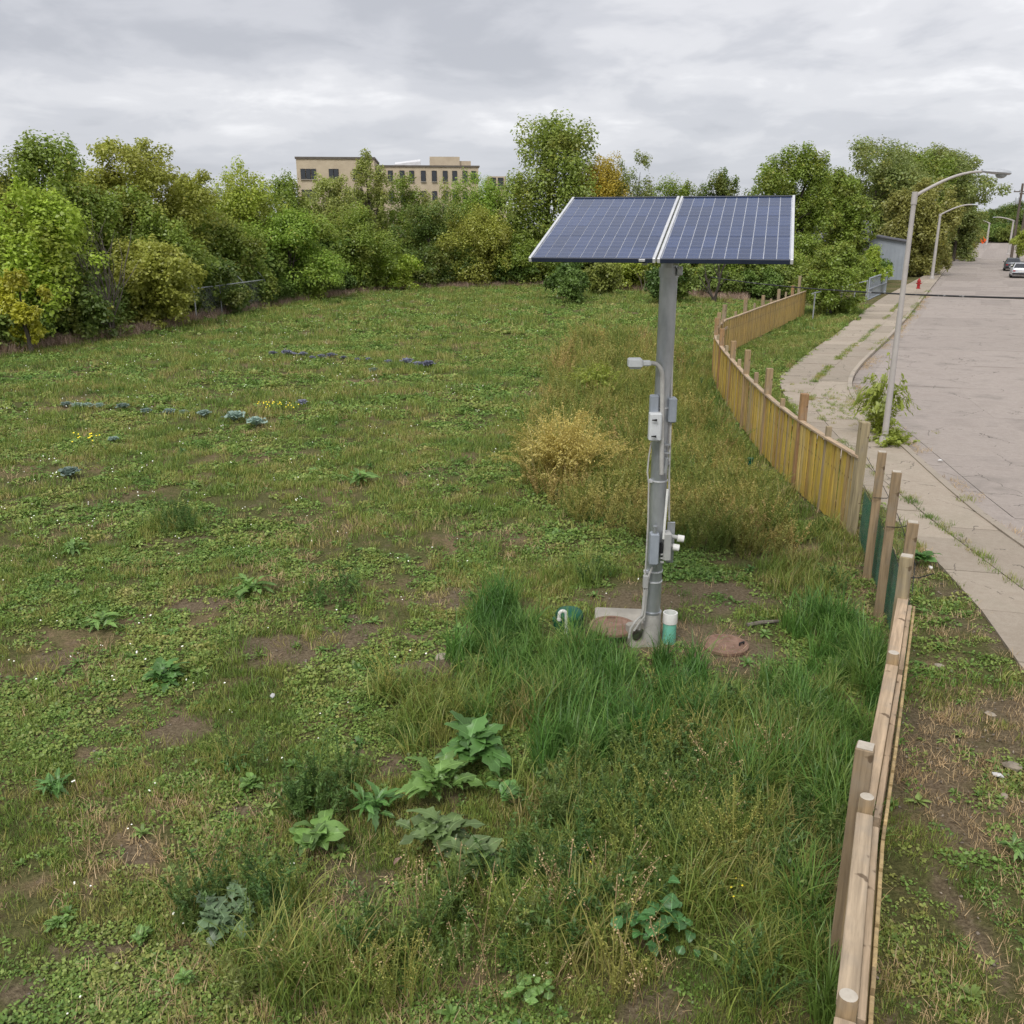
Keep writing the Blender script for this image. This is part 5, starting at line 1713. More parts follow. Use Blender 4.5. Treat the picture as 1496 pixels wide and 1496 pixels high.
def near_fence():
    P = np.array(FENCE_NEAR[:6])
    S = path_len(P)
    X0, Y0 = P[0]
    root = empty('unfinished_fence', (X0, Y0, 0)); tag(root, 'near unfinished wooden fence with flat top rails and round posts', 'fence', 'wooden fence runs')
    n = int(S[-1] / .16)
    for i in range(n):
        x, y, a = at_len(P, S, (i + .5) * S[-1] / n)
        nx, ny = math.sin(a), -math.cos(a)
        link('plank', random.choice(PLANKN), None, root, (x - X0 + nx * .098, y - Y0 + ny * .098, .02 + random.uniform(-.01, .01)), (0, random.uniform(-.01, .01), a))
    rp = [G(1240, 1452, 1.52), G(1267, 1162, 1.52), G(1306, 952, 1.52)]
    rp = [(0.95, 1.98)] + rp + [(3.98, 8.6)]
    for q in rp[:-1]:
        r = MB()
        r.lathe([(.047, -.3), (.047, 1.50), (.043, 1.512)], seg=18)
        o = r.build('round_post', M['post'], root, (q[0] - X0, q[1] - Y0, 0), smooth=True)
        MB().lathe([(.043, 1.5125), (.0001, 1.516)], seg=18).build('sawn_top', M['postcap'], o)
    for a_, b_ in zip(rp[:-1], rp[1:]):
        v = Vector((b_[0] - a_[0], b_[1] - a_[1], 0)); l = v.length; an = math.atan2(v.y, v.x)
        m = Vector((a_[0], a_[1], 0)) + v * .5
        MB().box((0, 0, 0), (l - .11, .10, .045), bev=.005).build('top_rail', M['rail'], root, (m.x - X0, m.y - Y0, 1.40), (0, 0, an))
        nx, ny = math.sin(an), -math.cos(an)
        MB().box((0, 0, 0), (l - .11, .04, .09), bev=.004).build('side_rail', M['rail'], root, (m.x - X0 + nx * .073, m.y - Y0 + ny * .073, 1.30), (0, 0, an))
        MB().box((0, 0, 0), (l - .11, .04, .09), bev=.004).build('side_rail', M['rail'], root, (m.x - X0 + nx * .073, m.y - Y0 + ny * .073, .40), (0, 0, an))
    for (px, py), h, w in (((1269, 1090), 1.80, .112), ((1328, 812), 1.86, .12)):
        q = G(px, py, h)
        o = link('square_post', MB().box((0, 0, h / 2 - .15), (w, w, h + .3), bev=.006).mesh('square_post', M['post']), None, root, (q[0] - X0 - .02, q[1] - Y0, 0), (0, 0, R(62)))
        MB().box((0, 0, h + .0035), (w - .014, w - .014, .004)).build('sawn_top', M['postcap'], o)


near_fence()


def mesh_fence():
    root = empty('wire_fence', (4.34, 9.43, 0)); tag(root, 'chain link fence with dark green netting between bare timber posts', 'fence')
    pts = [(3.98, 8.6), (4.36, 9.43), (4.88, 11.19), (5.21, 12.5), (5.62, 14.25)]
    tops = [None, 1.93, 2.03, 1.97, None]
    X0, Y0 = 4.34, 9.43
    for i, (q, h) in enumerate(zip(pts, tops)):
        if h:
            o = link('post', MB().box((0, 0, h / 2 - .15), (.115, .115, h + .3), bev=.006).mesh('post', M['post']), None, root, (q[0] - X0, q[1] - Y0, 0), (0, 0, R(70)))
            MB().box((0, 0, h + .0035), (.10, .10, .004)).build('sawn_top', M['postcap'], o)
    P = np.array(pts); S = path_len(P)
    # chain link: zig-zag wires, flat ribbons 3 mm wide
    V = []; F = []
    def ribbon(s0, z0, s1, z1, w, off):
        x0, y0, a = at_len(P, S, s0); x1, y1, _ = at_len(P, S, s1)
        nx, ny = math.sin(a) * off, -math.cos(a) * off
        b = len(V)
        V.extend([(x0 - X0 + nx, y0 - Y0 + ny, z0 - w), (x0 - X0 + nx, y0 - Y0 + ny, z0 + w), (x1 - X0 + nx, y1 - Y0 + ny, z1 + w), (x1 - X0 + nx, y1 - Y0 + ny, z1 - w)])
        F.append((b, b + 1, b + 2, b + 3))
    H0, H1 = .1, 1.45
    st = .065
    s = -1.4
    while s < S[-1]:
        for sg in (1, -1):
            a0, a1 = s, s + (H1 - H0) * .8
            z0, z1 = (H0, H1) if sg > 0 else (H1, H0)
            ca, cb = max(a0, 0), min(a1, S[-1])
            if cb > ca:
                f0, f1 = (ca - a0) / (a1 - a0), (cb - a0) / (a1 - a0)
                k = 6
                for j in range(k):
                    t0, t1 = f0 + (f1 - f0) * j / k, f0 + (f1 - f0) * (j + 1) / k
                    ribbon(a0 + (a1 - a0) * t0, z0 + (z1 - z0) * t0, a0 + (a1 - a0) * t1, z0 + (z1 - z0) * t1, .0022, .085)
        s += st
    me = fast_mesh('chain_link', V, F); o = link('chain_link', me, M['wire'], root); o['kind'] = 'stuff'
    # netting on the lower half
    V.clear(); F.clear()
    z = .05
    top = .92
    while z < top:
        n = 40
        for j in range(n):
            ribbon(S[-1] * j / n, z, S[-1] * (j + 1) / n, z, .0065, .100)
        z += .021
    s = 0
    while s < S[-1]:
        x0, y0, a = at_len(P, S, s)
        dx, dy = math.cos(a) * .0065, math.sin(a) * .0065
        nx, ny = math.sin(a) * .101, -math.cos(a) * .101
        b = len(V)
        V.extend([(x0 - X0 + nx - dx, y0 - Y0 + ny - dy, .03), (x0 - X0 + nx + dx, y0 - Y0 + ny + dy, .03), (x0 - X0 + nx + dx, y0 - Y0 + ny + dy, top + .03 * math.sin(s * 3)), (x0 - X0 + nx - dx, y0 - Y0 + ny - dy, top + .03 * math.sin(s * 3))])
        F.append((b, b + 1, b + 2, b + 3)); s += .024
    me = fast_mesh('green_netting', V, F); o = link('green_netting', me, M['net'], root); o['kind'] = 'stuff'
    for z in (1.0, 1.46):
        MB().tube([(q[0] - X0 + .07, q[1] - Y0 - .03, z) for q in pts], .005, 6).build('strand_wire', M['dark'], root)
    for i in (1, 2, 3):
        q = pts[i]
        MB().tube([(q[0] - X0 - .08, q[1] - Y0 - .085, 1.32), (q[0] - X0 + .1, q[1] - Y0 - .09, 1.315), (q[0] - X0 + .28, q[1] - Y0 - .05, 1.35)], .006, 6).build('tie_wire', M['dark'], root)


mesh_fence()


def chain_rail():
    # old chain link fence at the left under the trees
    a, b = tl_point(285), tl_point(388)
    a = a + (0, .3); b = b + (0, .3)
    root = empty('old_wire_fence', (a[0], a[1], 0)); tag(root, 'old wire fence rail with barbed arms under the left trees', 'fence')
    v = b - a
    MB().tube([(0, 0, 1.75), (v[0], v[1], 1.75)], .035, 8).build('top_rail', M['wire'], root)
    for t in (.0, .33, .66, 1):
        q = v * t
        MB().tube([(q[0], q[1], -.2), (q[0], q[1], 1.8)], .04, 8).build('post', M['wire'], root)
        MB().tube([(q[0], q[1], 1.8), (q[0] - .35, q[1] - .2, 2.25)], .022, 6).build('barb_arm', M['wire'], root)
    V = []; F = []
    L = np.hypot(*v); u = v / L
    for s in np.arange(0, L, .12):
        for sg in (1, -1):
            s0, s1 = s, s + 1.6
            z0, z1 = (.1, 1.7) if sg > 0 else (1.7, .1)
            if s1 > L:
                f = (L - s0) / 1.6; z1 = z0 + (z1 - z0) * f; s1 = L
            p0, p1 = u * s0, u * s1
            bq = len(V)
            V += [(p0[0], p0[1], z0 - .004), (p0[0], p0[1], z0 + .004), (p1[0], p1[1], z1 + .004), (p1[0], p1[1], z1 - .004)]
            F.append((bq, bq + 1, bq + 2, bq + 3))
    o = link('chain_link', fast_mesh('chain_link', V, F), M['wire'], root); o['kind'] = 'stuff'
    # metal gate by the shed
    a, b = np.array(G(1267, 440)), np.array(G(1293, 428))
    root = empty('metal_gate', (a[0], a[1], 0)); tag(root, 'grey blue metal gate beside the sidewalk near the shed', 'gate')
    v = b - a; L = np.hypot(*v); u = v / L; an = math.atan2(v[1], v[0])
    H = 1.55
    mb = MB()
    mb.tube([(0, 0, .1), (0, 0, H), (v[0], v[1], H), (v[0], v[1], .1), (0, 0, .1)], .05, 8)
    mb.build('gate_frame', M['shed'], root)
    MB().tube([(0, 0, .8), (v[0], v[1], .8)], .035, 6).build('mid_rail', M['shed'], root)
    bar = MB().tube([(0, 0, .1), (0, 0, H)], .03, 6).mesh('bar', M['shed'])
    for i in range(1, 16):
        q = u * L * i / 16
        link('bar', bar, None, root, (q[0], q[1], 0))
    # wire fence strip at the end of the wooden fence
    root = empty('wire_fence_strip', (*G(1182, 470), 0)); tag(root, 'low wire fence behind the bushy tree at the wooden fence end', 'fence')
    p0 = np.array(G(1182, 466)); p1 = np.array(G(1262, 441)); v = p1 - p0
    for t in (.05, .27, .5, .75, 1):
        q = v * t; MB().tube([(q[0], q[1], -.1), (q[0], q[1], 1.55)], .04, 8).build('post', M['wire'], root)
    MB().tube([(0, 0, 1.5), (v[0], v[1], 1.5)], .03, 6).build('top_rail', M['wire'], root)


chain_rail()


# ------------------------------------------------------------------ street furniture
def street_lamp(x, y, ztop, head_px_dx, label, rad=.085, reach=1.85, rise=.48, adir=(1, 0), group='street lamps'):
    root = empty('street_lamp', (x, y, .12)); tag(root, label, 'street lamp', group)
    zt = ztop - .12
    MB().lathe([(rad * 1.7, 0), (rad * 1.7, .04), (rad * 1.5, .06), (rad * 1.5, .14), (rad * 1.1, .2)], seg=16).build('base_plate', M['lamp_pole'], root, smooth=True)
    MB().tube([(0, 0, .02), (0, 0, zt * .5), (0, 0, zt)], [rad, rad * .82, rad * .66], 16).build('pole', M['lamp_pole'], root, smooth=True)
    MB().tube([(0, 0, zt - .22), (0, 0, zt + .04)], rad * .86, 14).build('collar', M['lamp_pole'], root, smooth=True)
    ux, uy = adir
    pts = []
    for k in range(11):
        t = k / 10
        h = rise * math.sin(min(1, t * 1.08) * math.pi / 2 * .96)
        pts.append((ux * reach * .72 * t, uy * reach * .72 * t, zt - .05 + h))
    MB().tube(pts, [rad * .5 - .014 * k / 10 for k in range(11)], 10).build('arm', M['lamp_pole'], root, smooth=True)
    e = Vector(pts[-1])
    # cobra head: lofted sections along the arm
    V = []; F = []
    secs = [(0, .05, .045), (.10, .07, .06), (.25, .13, .075), (.45, .17, .08), (.58, .14, .06), (.63, .03, .02)]
    sg = 12
    for d, w, h in secs:
        for k in range(sg):
            a = 2 * math.pi * k / sg
            lx = math.cos(a) * w; lz = math.sin(a) * h
            if lz < 0: lz *= .55
            V.append((e.x + ux * (d - .03) - uy * lx, e.y + uy * (d - .03) + ux * lx, e.z + lz + .012 - d * .09))
    for i in range(len(secs) - 1):
        for k in range(sg):
            l = (k + 1) % sg
            F.append((i * sg + k, i * sg + l, (i + 1) * sg + l, (i + 1) * sg + k))
    F.append(tuple(range(sg - 1, -1, -1))); F.append(tuple(range((len(secs) - 1) * sg, len(secs) * sg)))
    hd = MB().add(V, F).build('lamp_head', M['lamp_head'], root, smooth=True)
    c = e + Vector((ux * .40, uy * .40, -.065))
    MB().lathe([(.0001, -.075), (.06, -.065), (.105, -.03), (.115, .01)], c, 14).build('lens', M['lens'], hd, smooth=True)


b0 = (8.72, 20.9)
street_lamp(b0[0], b0[1], Zat(b0[1], 283), 0, 'tall near street lamp with curved arm standing by the kerb bush', .074, 1.95, .50)
b1 = G(1361, 409)
street_lamp(b1[0], b1[1], Zat(b1[1], 313), 0, 'second street lamp standing beyond the red hydrant', .16, 3.6, .9, (.94, -.34))
b2 = (Xat(1441, 262.), 262.)
street_lamp(b2[0], b2[1], Zat(262, 326), 0, 'distant street lamp beside the orange sign at the road end', .32, 4.5, .9, (-.9, .2))
b3 = (Xat(1473, 170.), 170.)
street_lamp(b3[0], b3[1], Zat(170, 322), 0, 'distant street lamp on the right side left of the utility poles', .22, 4.2, .6, (-.95, .2))


def utility_pole(px, Y, top, label, cross=True, trafo=False):
    x = Xat(px, Y); zt = Zat(Y, top)
    root = empty('utility_pole', (x, Y, 0)); tag(root, label, 'utility pole', 'utility poles')
    MB().tube([(0, 0, -.2), (0, 0, zt)], [.22, .16], 12).build('pole', M['pole_wood'], root, smooth=True)
    if cross:
        MB().box((.4, 0, zt - 1.2), (3.2, .14, .16)).build('crossarm', M['pole_wood'], root)
        ins = MB().lathe([(.06, 0), (.09, .08), (.05, .2), (.0001, .24)], seg=8).mesh('insulator', M['lens'])
        for k in (-1.1, -.3, .9, 1.8):
            link('insulator', ins, None, root, (k, 0, zt - 1.1))
    if trafo:
        MB().lathe([(.26, 0), (.28, .1), (.28, .9), (.2, 1.0), (.0001, 1.02)], (-.5, 0, zt - 3.0), 12).build('transformer', M['lamp_head'], root, smooth=True)


utility_pole(1477, 150, 268, 'left wooden utility pole with transformer by the road', True, True)
utility_pole(1486, 138, 270, 'right wooden utility pole with crossarm behind the parked cars', True)
utility_pole(1491, 175, 295, 'shorter thin utility pole at the right picture edge', False)

# hydrant
hx = G(1341, 424)
root = empty('fire_hydrant', (hx[0], hx[1], .13)); tag(root, 'red fire hydrant on the verge before the second street lamp', 'hydrant')
MB().lathe([(.17, 0), (.17, .05), (.12, .07), (.12, .52), (.15, .54), (.15, .60), (.12, .66), (.07, .74), (.03, .78), (.03, .84), (.0001, .85)], seg=16).build('barrel', M['red'], root, smooth=True)
MB().tube([(-.2, 0, .42), (.2, 0, .42)], .055, 10).build('side_nozzle', M['red'], root, smooth=True)
MB().tube([(0, -.2, .38), (0, 0, .38)], .07, 10).build('front_nozzle', M['red'], root, smooth=True)
for o in root.children: o.scale = (1.0, 1.0, 1.0)

# orange diamond sign
Y = 205.0
zc = Zat(Y, 351); sx = Xat(1434, Y)
root = empty('road_work_sign', (sx, Y, .03)); tag(root, 'orange diamond road work sign standing at the far road end', 'sign')
s = .8
MB().add([(0, 0, -s), (s, 0, 0), (0, 0, s), (-s, 0, 0), (0, .04, -s), (s, .04, 0), (0, .04, s), (-s, .04, 0)], [(0, 1, 2, 3), (7, 6, 5, 4), (0, 4, 5, 1), (1, 5, 6, 2), (2, 6, 7, 3), (3, 7, 4, 0)]).build('plate', M['orange'], root, (0, 0, zc))
MB().box((0, -.015, zc + .05), (.22, .02, .5)).box((0.1, -.015, zc - .3), (.3, .02, .14)).build('pictogram', M['black_paint'], root)
for k in (-1, 1):
    MB().tube([(0, .05, zc - .2), (k * .7, .25, 0)], .035, 6).build('stand_leg', M['wire'], root)


# ------------------------------------------------------------------ cars
def make_car(x, y, rz, paint, label):
    root = empty('parked_car', (x, y, .03), rz); tag(root, label, 'car', 'cars parked along the street')
    # local: +y forward, rear at -y
    def loft(secs, mat, name, smooth=True):
        mb = MB(); n = len(secs[0])
        V = [p for s in secs for p in s]; F = []
        for i in range(len(secs) - 1):
            for k in range(n):
                l = (k + 1) % n
                F.append((i * n + k, i * n + l, (i + 1) * n + l, (i + 1) * n + k))
        F.append(tuple(range(n - 1, -1, -1))); F.append(tuple(range((len(secs) - 1) * n, len(secs) * n)))
        mb.add(V, F)
        return mb.build(name, mat, root, smooth=smooth)
    def sec(y, w, zb, zs, zt, wt):
        return [(-w * .9, y, zb), (w * .9, y, zb), (w, y, zb + .15), (w, y, zs), (wt, y, zt), (-wt, y, zt), (-w, y, zs), (-w, y, zb + .15)]
    body = loft([sec(-2.3, .78, .36, .72, .82, .66), sec(-2.2, .86, .27, .82, .96, .74), sec(-1.6, .90, .22, .86, 1.0, .80), sec(0, .91, .2, .86, .98, .82), sec(1.2, .90, .22, .80, .93, .78), sec(2.0, .86, .25, .70, .80, .70), sec(2.3, .76, .34, .58, .66, .60)], paint, 'body')
    def cab(y, z, w): return [(-.80, y, .95), (.80, y, .95), (w, y + .0, z), (-w, y, z)]
    mb = MB()
    A = [(-.78, -1.75, .95), (.78, -1.75, .95), (.80, 1.15, .93), (-.80, 1.15, .93), (-.58, -1.05, 1.40), (.58, -1.05, 1.40), (.60, .35, 1.42), (-.60, .35, 1.42)]
    mb.add(A, [(4, 5, 6, 7), (0, 1, 5, 4), (1, 2, 6, 5), (2, 3, 7, 6), (3, 0, 4, 7)])
    mb.build('cabin', paint, root)
    def pane(name, q, lift):
        q = [Vector(v) for v in q]; n = (q[1] - q[0]).cross(q[2] - q[0]).normalized(); c = sum(q, Vector()) / 4
        P = [c + (v - c) * .86 + n * lift for v in q]; Q = [p - n * lift * 2 for p in P]
        MB().add(P + Q, [(0, 1, 2, 3), (0, 4, 5, 1), (1, 5, 6, 2), (2, 6, 7, 3), (3, 7, 4, 0)]).build(name, M['glass'], root)
    pane('rear_window', [A[0], A[1], A[5], A[4]], .012)
    pane('side_window', [A[1], A[2], A[6], A[5]], .012)
    pane('side_window', [A[3], A[0], A[4], A[7]], .012)
    pane('windscreen', [A[2], A[3], A[7], A[6]], .012)
    for s in (-1, 1):
        MB().box((s * .62, -2.27, .70), (.26, .08, .14), bev=.02).build('tail_light', M['tail'], root)
        MB().box((s * .95, .75, .95), (.16, .1, .12), bev=.03).build('mirror', paint, root)
        for yy in (-1.4, 1.4):
            w = MB().tube([(s * .70, yy, .31), (s * .90, yy, .31)], .31, 18).build('wheel', M['tyre'], root)
            MB().tube([(s * .88, yy, .31), (s * .91, yy, .31)], .19, 14).build('rim', M['alu'], w)
    MB().box((0, -2.28, .44), (1.5, .12, .16), bev=.03).build('bumper', M['black_paint'], root)
    MB().box((0, -2.30, .66), (.5, .05, .13)).build('number_plate', M['white'], root)


ang = math.atan2(96.4 - 67, 43.9 - 29.5) - math.pi / 2
c1 = G(1481, 407); c2 = G(1477, 399)
make_car(c1[0] + 1.6, c1[1] + 2, ang, M['silver'], 'silver sedan parked nearest on the right side of the street')
make_car(c2[0] + 3.2, c2[1] + 6, ang, M['dkcar'], 'dark grey car parked in front of the silver sedan')


# ------------------------------------------------------------------ overhead cable
def make_cable():
    a = (*G(1040, 405, 2.6), 2.6)
    # runs from the leaning tree to a pole beyond the right of the view
    zr = Zat(15.0, 440)
    b = (Xat(1750, 15.0, zr), 15.0, zr)
    A = Vector(a); B = Vector(b)
    pts = []
    for k in range(41):
        t = k / 40
        p = A.lerp(B, t); p.z -= .22 * 4 * t * (1 - t)
        pts.append(p)
    mb = MB(); mb.tube([p - A for p in pts], .024, 6)
    o = mb.build('overhead_cable', M['cable'], None, A, smooth=True)
    tag(o, 'black and pale twisted overhead cable crossing in front of the street', 'cable')


make_cable()


# ------------------------------------------------------------------ broad leaved plants, cabbages
def leaf_mesh(L, W, seed, wavy=.1, teeth=0.0, curl=.5, heart=0.0, mat=None, name='leaf'):
    r = random.Random(seed)
    nu, nv = 11, 4
    V = []; F = []
    ph = r.uniform(0, 6)
    side = r.uniform(-.25, .25)
    for i in range(nu + 1):
        t = i / nu
        if heart:
            w = W * .5 * (math.sin(math.pi * min(1, (t - .15) / .85 * .80 + .20)) ** .8 if t > .15 else .06)
        else:
            w = W * .5 * max(.05, math.sin(math.pi * max(0, min(1, (t - .06) / .94)) ** 1.25) ** .8)
        for j in range(nv + 1):
            s = j / nv * 2 - 1
            e = 1 + (teeth * (1 if i % 2 else -1) + r.uniform(-.10, .10) * (1 + 3 * teeth)) * (abs(s) > .9)
            x = L * (t - curl * .12 * t * t) - abs(s) * w * .18; y = s * w * e + side * L * t * t
            z = L * (.42 * t - curl * t * t * .95) + abs(s) * w * .30 + wavy * W * .40 * math.sin(t * 15 + ph + s * 1.5) * abs(s) ** 2
            V.append((x, y, z))
    for i in range(nu):
        for j in range(nv):
            k = i * (nv + 1) + j
            F.append((k, k + nv + 1, k + nv + 2, k + 1))
    me = bpy.data.meshes.new(name); me.from_pydata(V, [], F); me.update()
    me.polygons.foreach_set('use_smooth', np.ones(len(me.polygons), bool))
    if mat: me.materials.append(mat)
    return me


M['burdock'] = flat_leaf_mat('burdock_leaf', (.17, .30, .07))
M['dock'] = flat_leaf_mat('dock_leaf', (.11, .24, .055))
M['dull'] = flat_leaf_mat('dull_leaf', (.15, .225, .075))
M['greyleaf'] = flat_leaf_mat('grey_green_leaf', (.15, .235, .11))
M['heart'] = flat_leaf_mat('heart_leaf', (.09, .235, .065))
M['bluegreen'] = flat_leaf_mat('cabbage_leaf', (.38, .52, .44))
M['purple'] = flat_leaf_mat('purple_kale_leaf', (.26, .27, .36))
M['deadleaf'] = flat_leaf_mat('dead_leaf', (.30, .19, .14))


def leafy(name, px, py, size_px, n, label, mat, kw, cat='plant', rise=(.15, .9), group=None, parts=True, zoff=0.0, bushy=0.0):
    x, y = G(px, py)
    depth = y * CP + CAM_H * SP
    L = size_px * .78 / 1333.0 * depth
    n = int(n * 2.8) if n > 1 else 1
    if bushy == 0 and n > 1:
        bushy = L * .16
    z = float(ground_z(x, y)) + .01 + zoff
    r = random.Random(px * 3 + py)
    root = empty(name, (x, y, z)); tag(root, label, cat, group)
    ms = [leaf_mesh(L * s, L * s * kw.get('w', .45) * ww, px + k, kw.get('wavy', .12), kw.get('teeth', 0), kw.get('curl', .7) * cc, kw.get('heart', 0), mat) for k, (s, ww, cc) in enumerate(((1.0, 1, 1), (.85, 1.1, .7), (.7, 1.15, 1.2), (.5, 1.2, .8)))]
    for i in range(n):
        a = i * 2.4 + r.uniform(-.7, .7)
        el = rise[0] + (rise[1] - rise[0]) * min(1, max(0, r.gauss(i / max(1, n - 1), .28)))
        o = link('leaf', ms[r.randrange(4)], None, root, (r.uniform(-.09, .09) * L + r.gauss(0, bushy), r.uniform(-.09, .09) * L + r.gauss(0, bushy), .01 + L * .05 * (i / n) + r.random() * bushy * 1.6), (r.uniform(-.35, .35), -el, a))
        k = r.uniform(.7, 1.1); o.scale = (k, k, k)
    return root


GP = 'broad leaved plants in the near field'
B = dict(w=.52, wavy=.12, curl=.7); T = dict(w=.40, wavy=.3, teeth=.26, curl=.85); N_ = dict(w=.24, wavy=.2, teeth=.22, curl=.9); Hh = dict(w=.8, wavy=.08, curl=.6, heart=.25)
leafy('burdock_plant', 464, 1243, 66, 10, 'large smooth pale green leaf rosette near the bottom left of centre', M['burdock'], B, group=GP, zoff=.10)
leafy('thistle_plant', 640, 1172, 78, 12, 'jagged light green plant with upright toothed leaves right of the burdock', M['burdock'], T, rise=(.25, 1.1), group=GP, zoff=.10)
leafy('dock_plant', 700, 1118, 78, 15, 'big deep green curly dock plant behind the jagged one', M['dock'], T, rise=(.2, 1.1), group=GP, zoff=.10)
leafy('dock_plant', 742, 1178, 44, 8, 'small dock plant at the right of the jagged plant', M['dock'], B, group=GP, zoff=.08)
leafy('wilting_plant', 640, 1245, 84, 12, 'dull wilting plant with drooping leaves below the jagged one', M['dull'], T, rise=(.0, .8), group=GP, zoff=.14)
leafy('wilting_plant', 690, 1272, 60, 9, 'pale drooping plant beside the brown dead leaf', M['dull'], B, rise=(.0, .8), group=GP, zoff=.10)
leafy('feathery_plant', 335, 1352, 70, 16, 'grey green feathery plant near the lower left', M['greyleaf'], dict(w=.34, wavy=.2, teeth=.55, curl=.9), rise=(.1, .9), group=GP, zoff=.06)
leafy('heart_leaf_plant', 962, 1385, 36, 14, 'heart shaped green leaves low in the weeds near the bottom right', M['heart'], Hh, rise=(-.2, .6), group=GP, zoff=.12, bushy=.13)
leafy('heart_leaf_plant', 785, 1462, 26, 9, 'small bright leafy plant at the bottom middle edge', M['burdock'], Hh, rise=(-.2, .6), group=GP, zoff=.08, bushy=.06)
leafy('dock_plant', 368, 868, 48, 12, 'spreading green dock plant left of the bare earth strip', M['burdock'], N_, rise=(.2, .9), group=GP)
leafy('dock_plant', 238, 995, 46, 12, 'broad dock tuft below the bare earth on the left', M['dock'], T, rise=(.2, .9), group=GP)
leafy('dock_plant', 152, 915, 40, 11, 'pale green dock tuft left of the spreading one', M['burdock'], N_, rise=(.2, .9), group=GP)
leafy('dock_plant', 108, 812, 34, 10, 'small light green tuft high on the left of the field', M['burdock'], N_, rise=(.2, .9), group=GP)
leafy('dock_plant', 80, 1158, 42, 12, 'fine leaved tuft near the left picture edge', M['dock'], N_, rise=(.2, .9), group=GP)
leafy('dock_plant', 340, 1118, 34, 12, 'round dark green tuft in the middle of the thin grass', M['dock'], N_, rise=(.3, 1.1), group=GP)
leafy('dock_plant', 365, 1148, 28, 9, 'low green leaf tuft just below the round dark tuft', M['burdock'], B, group=GP)
leafy('dock_plant', 85, 1352, 26, 9, 'little bright green leaf tuft at the lower left', M['burdock'], B, group=GP)
leafy('dock_plant', 270, 1440, 26, 9, 'little leafy sprig at the bottom left edge', M['burdock'], B, group=GP, zoff=.05)
leafy('dock_plant', 205, 1372, 28, 9, 'pale leaf sprig beside the feathery plant', M['burdock'], B, group=GP)
leafy('dock_plant', 440, 1188, 26, 8, 'light leaf sprig just above the large rosette', M['burdock'], B, group=GP, zoff=.08)
leafy('dock_plant', 545, 1190, 60, 12, 'grassy leaved dock just right of the large rosette', M['dock'], N_, rise=(.3, 1.1), group=GP, zoff=.05)
leafy('dock_plant', 525, 708, 40, 10, 'pale green dock tuft in the middle of the field', M['burdock'], N_, group=GP)
leafy('dock_plant', 1480, 1255, 40, 9, 'green leafy weed by the right picture edge beyond the fence', M['burdock'], N_, group=GP, zoff=.05)
leafy('dock_plant', 1345, 835, 34, 9, 'leafy weed at the fence foot beside the sidewalk edge', M['dock'], B, group=GP, zoff=.05)
leafy('dead_leaf', 577, 1282, 26, 1, 'single brown dead leaf below the wilting plant', M['deadleaf'], B, cat='leaf', rise=(1.0, 1.0), zoff=.12)

GC = 'blue green cabbages in a row'; GK = 'purple kale plants in a row'
def cabbage_mesh(seed, mat, n=14):
    r = random.Random(seed)
    V = []; F = []
    for i in range(n):
        a = i * 2.4; el = .15 + 1.1 * i / n
        me = leaf_mesh(.26 * (1 - .35 * i / n), .20, seed + i, .3, .05, .3)
        m = Matrix.Rotation(a, 4, 'Z') @ Matrix.Rotation(-el, 4, 'Y')
        b = len(V)
        V += [tuple(m @ v.co + Vector((0, 0, .03))) for v in me.vertices]
        F += [tuple(b + k for k in p.vertices) for p in me.polygons]
        bpy.data.meshes.remove(me)
    me = bpy.data.meshes.new('cabbage'); me.from_pydata(V, [], F); me.update()
    me.polygons.foreach_set('use_smooth', np.ones(len(me.polygons), bool)); me.materials.append(mat)
    return me


cabs = [cabbage_mesh(s, M['bluegreen']) for s in (1, 2)]; kals = [cabbage_mesh(s, M['purple']) for s in (5, 6)]
ORD = ['leftmost', 'second', 'third', 'fourth', 'fifth', 'sixth', 'seventh', 'eighth', 'ninth', 'tenth', 'eleventh', 'twelfth', 'thirteenth', 'rightmost']
def crop(name, pts, ms, label, cat, group, sc):
    for i, (px, py, k) in enumerate(pts):
        x, y = G(px, py)
        o = link(name, random.choice(ms), None, None, (x, y, float(ground_z(x, y))), (0, 0, random.uniform(0, 6)))
        o.scale = (sc * k,) * 3
        tag(o, label if len(pts) == 1 else '%s %s%s' % ('rightmost' if i == len(pts) - 1 else ORD[i], label, '' if i in (0, len(pts) - 1) else ', counted from the left'), cat, group)
crop('purple_kale', [(300 + .2807 * a, 486 + .2807 * b, k) for a, b, k in ((350, 125, 1), (425, 125, 1.3), (455, 122, .8), (510, 125, 1), (555, 140, .7), (605, 135, .9), (655, 132, 1.1), (720, 140, .7), (790, 150, .7), (850, 152, .8), (955, 165, .8), (1050, 170, 1.3), (1105, 178, 1), (1160, 185, 1.4))],
     kals, 'purple kale plant in the far row across the field', 'kale', GK, 1.0)
crop('cabbage', [(.334 * a, 565 + .334 * b, k) for a, b, k in ((290, 90, .8), (340, 95, .9), (385, 95, .9), (435, 95, .8), (540, 100, 1), (640, 118, .8), (740, 125, .9), (805, 130, .7), (895, 140, 1), (1030, 155, 1.4), (1120, 175, 1.3))],
     cabs, 'blue green cabbage in the nearer row on the left', 'cabbage', GC, 1.05)
crop('cabbage', [(102, 700, 1.0)], cabs, 'single blue green cabbage standing apart near the left edge', 'cabbage', GC, 1.15)
crop('cabbage', [(442, 594, .7)], kals, 'lone grey purple kale right of the cabbage row', 'kale', GC, 1.3)
crop('cabbage', [(166, 646, .6)], cabs, 'small lone cabbage below the cabbage row', 'cabbage', GC, 1.2)
crop('cabbage', [(546, 546, .7)], cabs, 'small pale cabbage below the purple kale row', 'cabbage', GC, 1.4)


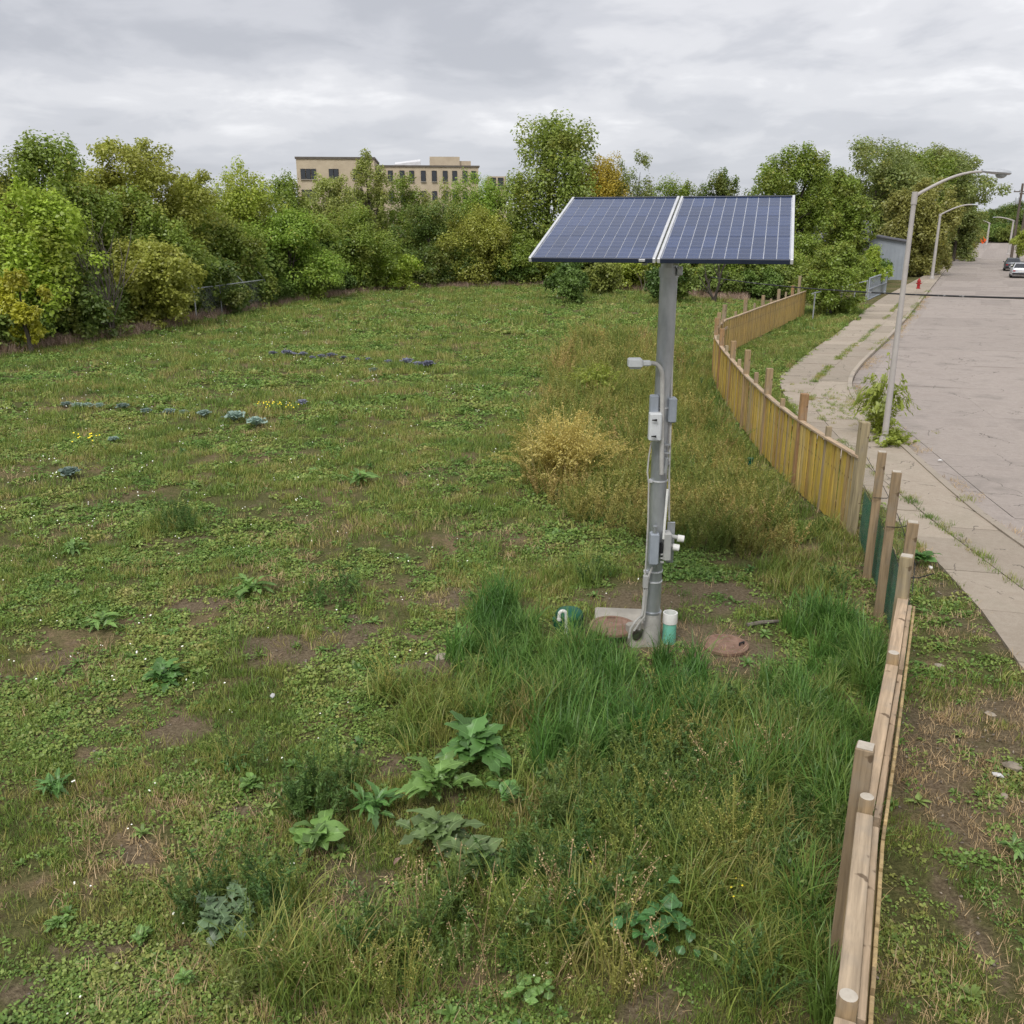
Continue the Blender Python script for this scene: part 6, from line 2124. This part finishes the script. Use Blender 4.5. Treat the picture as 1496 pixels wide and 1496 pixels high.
# ------------------------------------------------------------------ stones and litter
def rock(px, py, r, label, name='stone', mat=None, cat='stone', flat=.55):
    x, y = G(px, py)
    rr = random.Random(px + py)
    V = []; F = []
    nu, nv = 9, 6
    for i in range(nv + 1):
        ph = math.pi * i / nv
        for j in range(nu):
            th = 2 * math.pi * j / nu
            k = r * rr.uniform(.8, 1.15) if 0 < i < nv else r
            V.append((k * math.sin(ph) * math.cos(th) * 1.25, k * math.sin(ph) * math.sin(th), k * math.cos(ph) * flat))
    for i in range(nv):
        for j in range(nu):
            l = (j + 1) % nu
            F.append((i * nu + j, i * nu + l, (i + 1) * nu + l, (i + 1) * nu + j))
    o = MB().add(V, F).build(name, mat or M['stone'], None, (x, y, float(ground_z(x, y)) + r * flat * .4), (0, 0, rr.uniform(0, 6)), smooth=True)
    tag(o, label, cat)


rock(1478, 1130, .075, 'rounded buff stone at the right edge beyond the fence')
rock(1372, 978, .05, 'pale stone chip on the verge below the sidewalk edge', flat=.3)
rock(1445, 1052, .05, 'long pale stone chip in the middle of the verge', flat=.25)
rock(1466, 1168, .035, 'small stone chip below the rounded buff stone')
rock(645, 985, .07, 'stone on the earth mound left of the tall grass')
rock(985, 1268, .04, 'small pale rubble piece in the weeds left of the fence')


def scrap(px, py, s, label):
    x, y = G(px, py)
    z = float(ground_z(x, y)) if x < float(EDGE(y)) else .145
    if x > float(KERB(y)): z = .035
    rr = random.Random(px)
    V = [(s * math.cos(k * 1.05) * rr.uniform(.5, 1.1), s * .6 * math.sin(k * 1.05) * rr.uniform(.5, 1.1), .015 + rr.uniform(0, .025)) for k in range(6)] + [(0, 0, .045)]
    F = [(k, (k + 1) % 6, 6) for k in range(6)]
    V += [(a, b, c - .012) for a, b, c in V]; F += [(k + 7 + 0, 13, (k + 1) % 6 + 7) for k in range(6)] + [(k, k + 7, (k + 1) % 6 + 7, (k + 1) % 6) for k in range(6)]
    o = MB().add(V, F).build('paper_scrap', M['scrap'], None, (x, y, z + .02), (0, 0, rr.uniform(0, 6)))
    tag(o, label, 'litter')


scrap(398, 1018, .06, 'crumpled white scrap lying in the middle of the field')
scrap(1455, 1142, .06, 'white scrap of litter above the small stone chip beyond the fence')
scrap(1357, 842, .06, 'white scrap in the weeds by the sidewalk edge')
scrap(1373, 677, .09, 'white scrap at the kerb beyond the near street lamp')
scrap(1085, 1268, .03, 'tiny pinkish white scrap in the weeds left of the near fence')
scrap(1207, 1400, .03, 'tiny white scrap in the dark grass near the fence bottom')
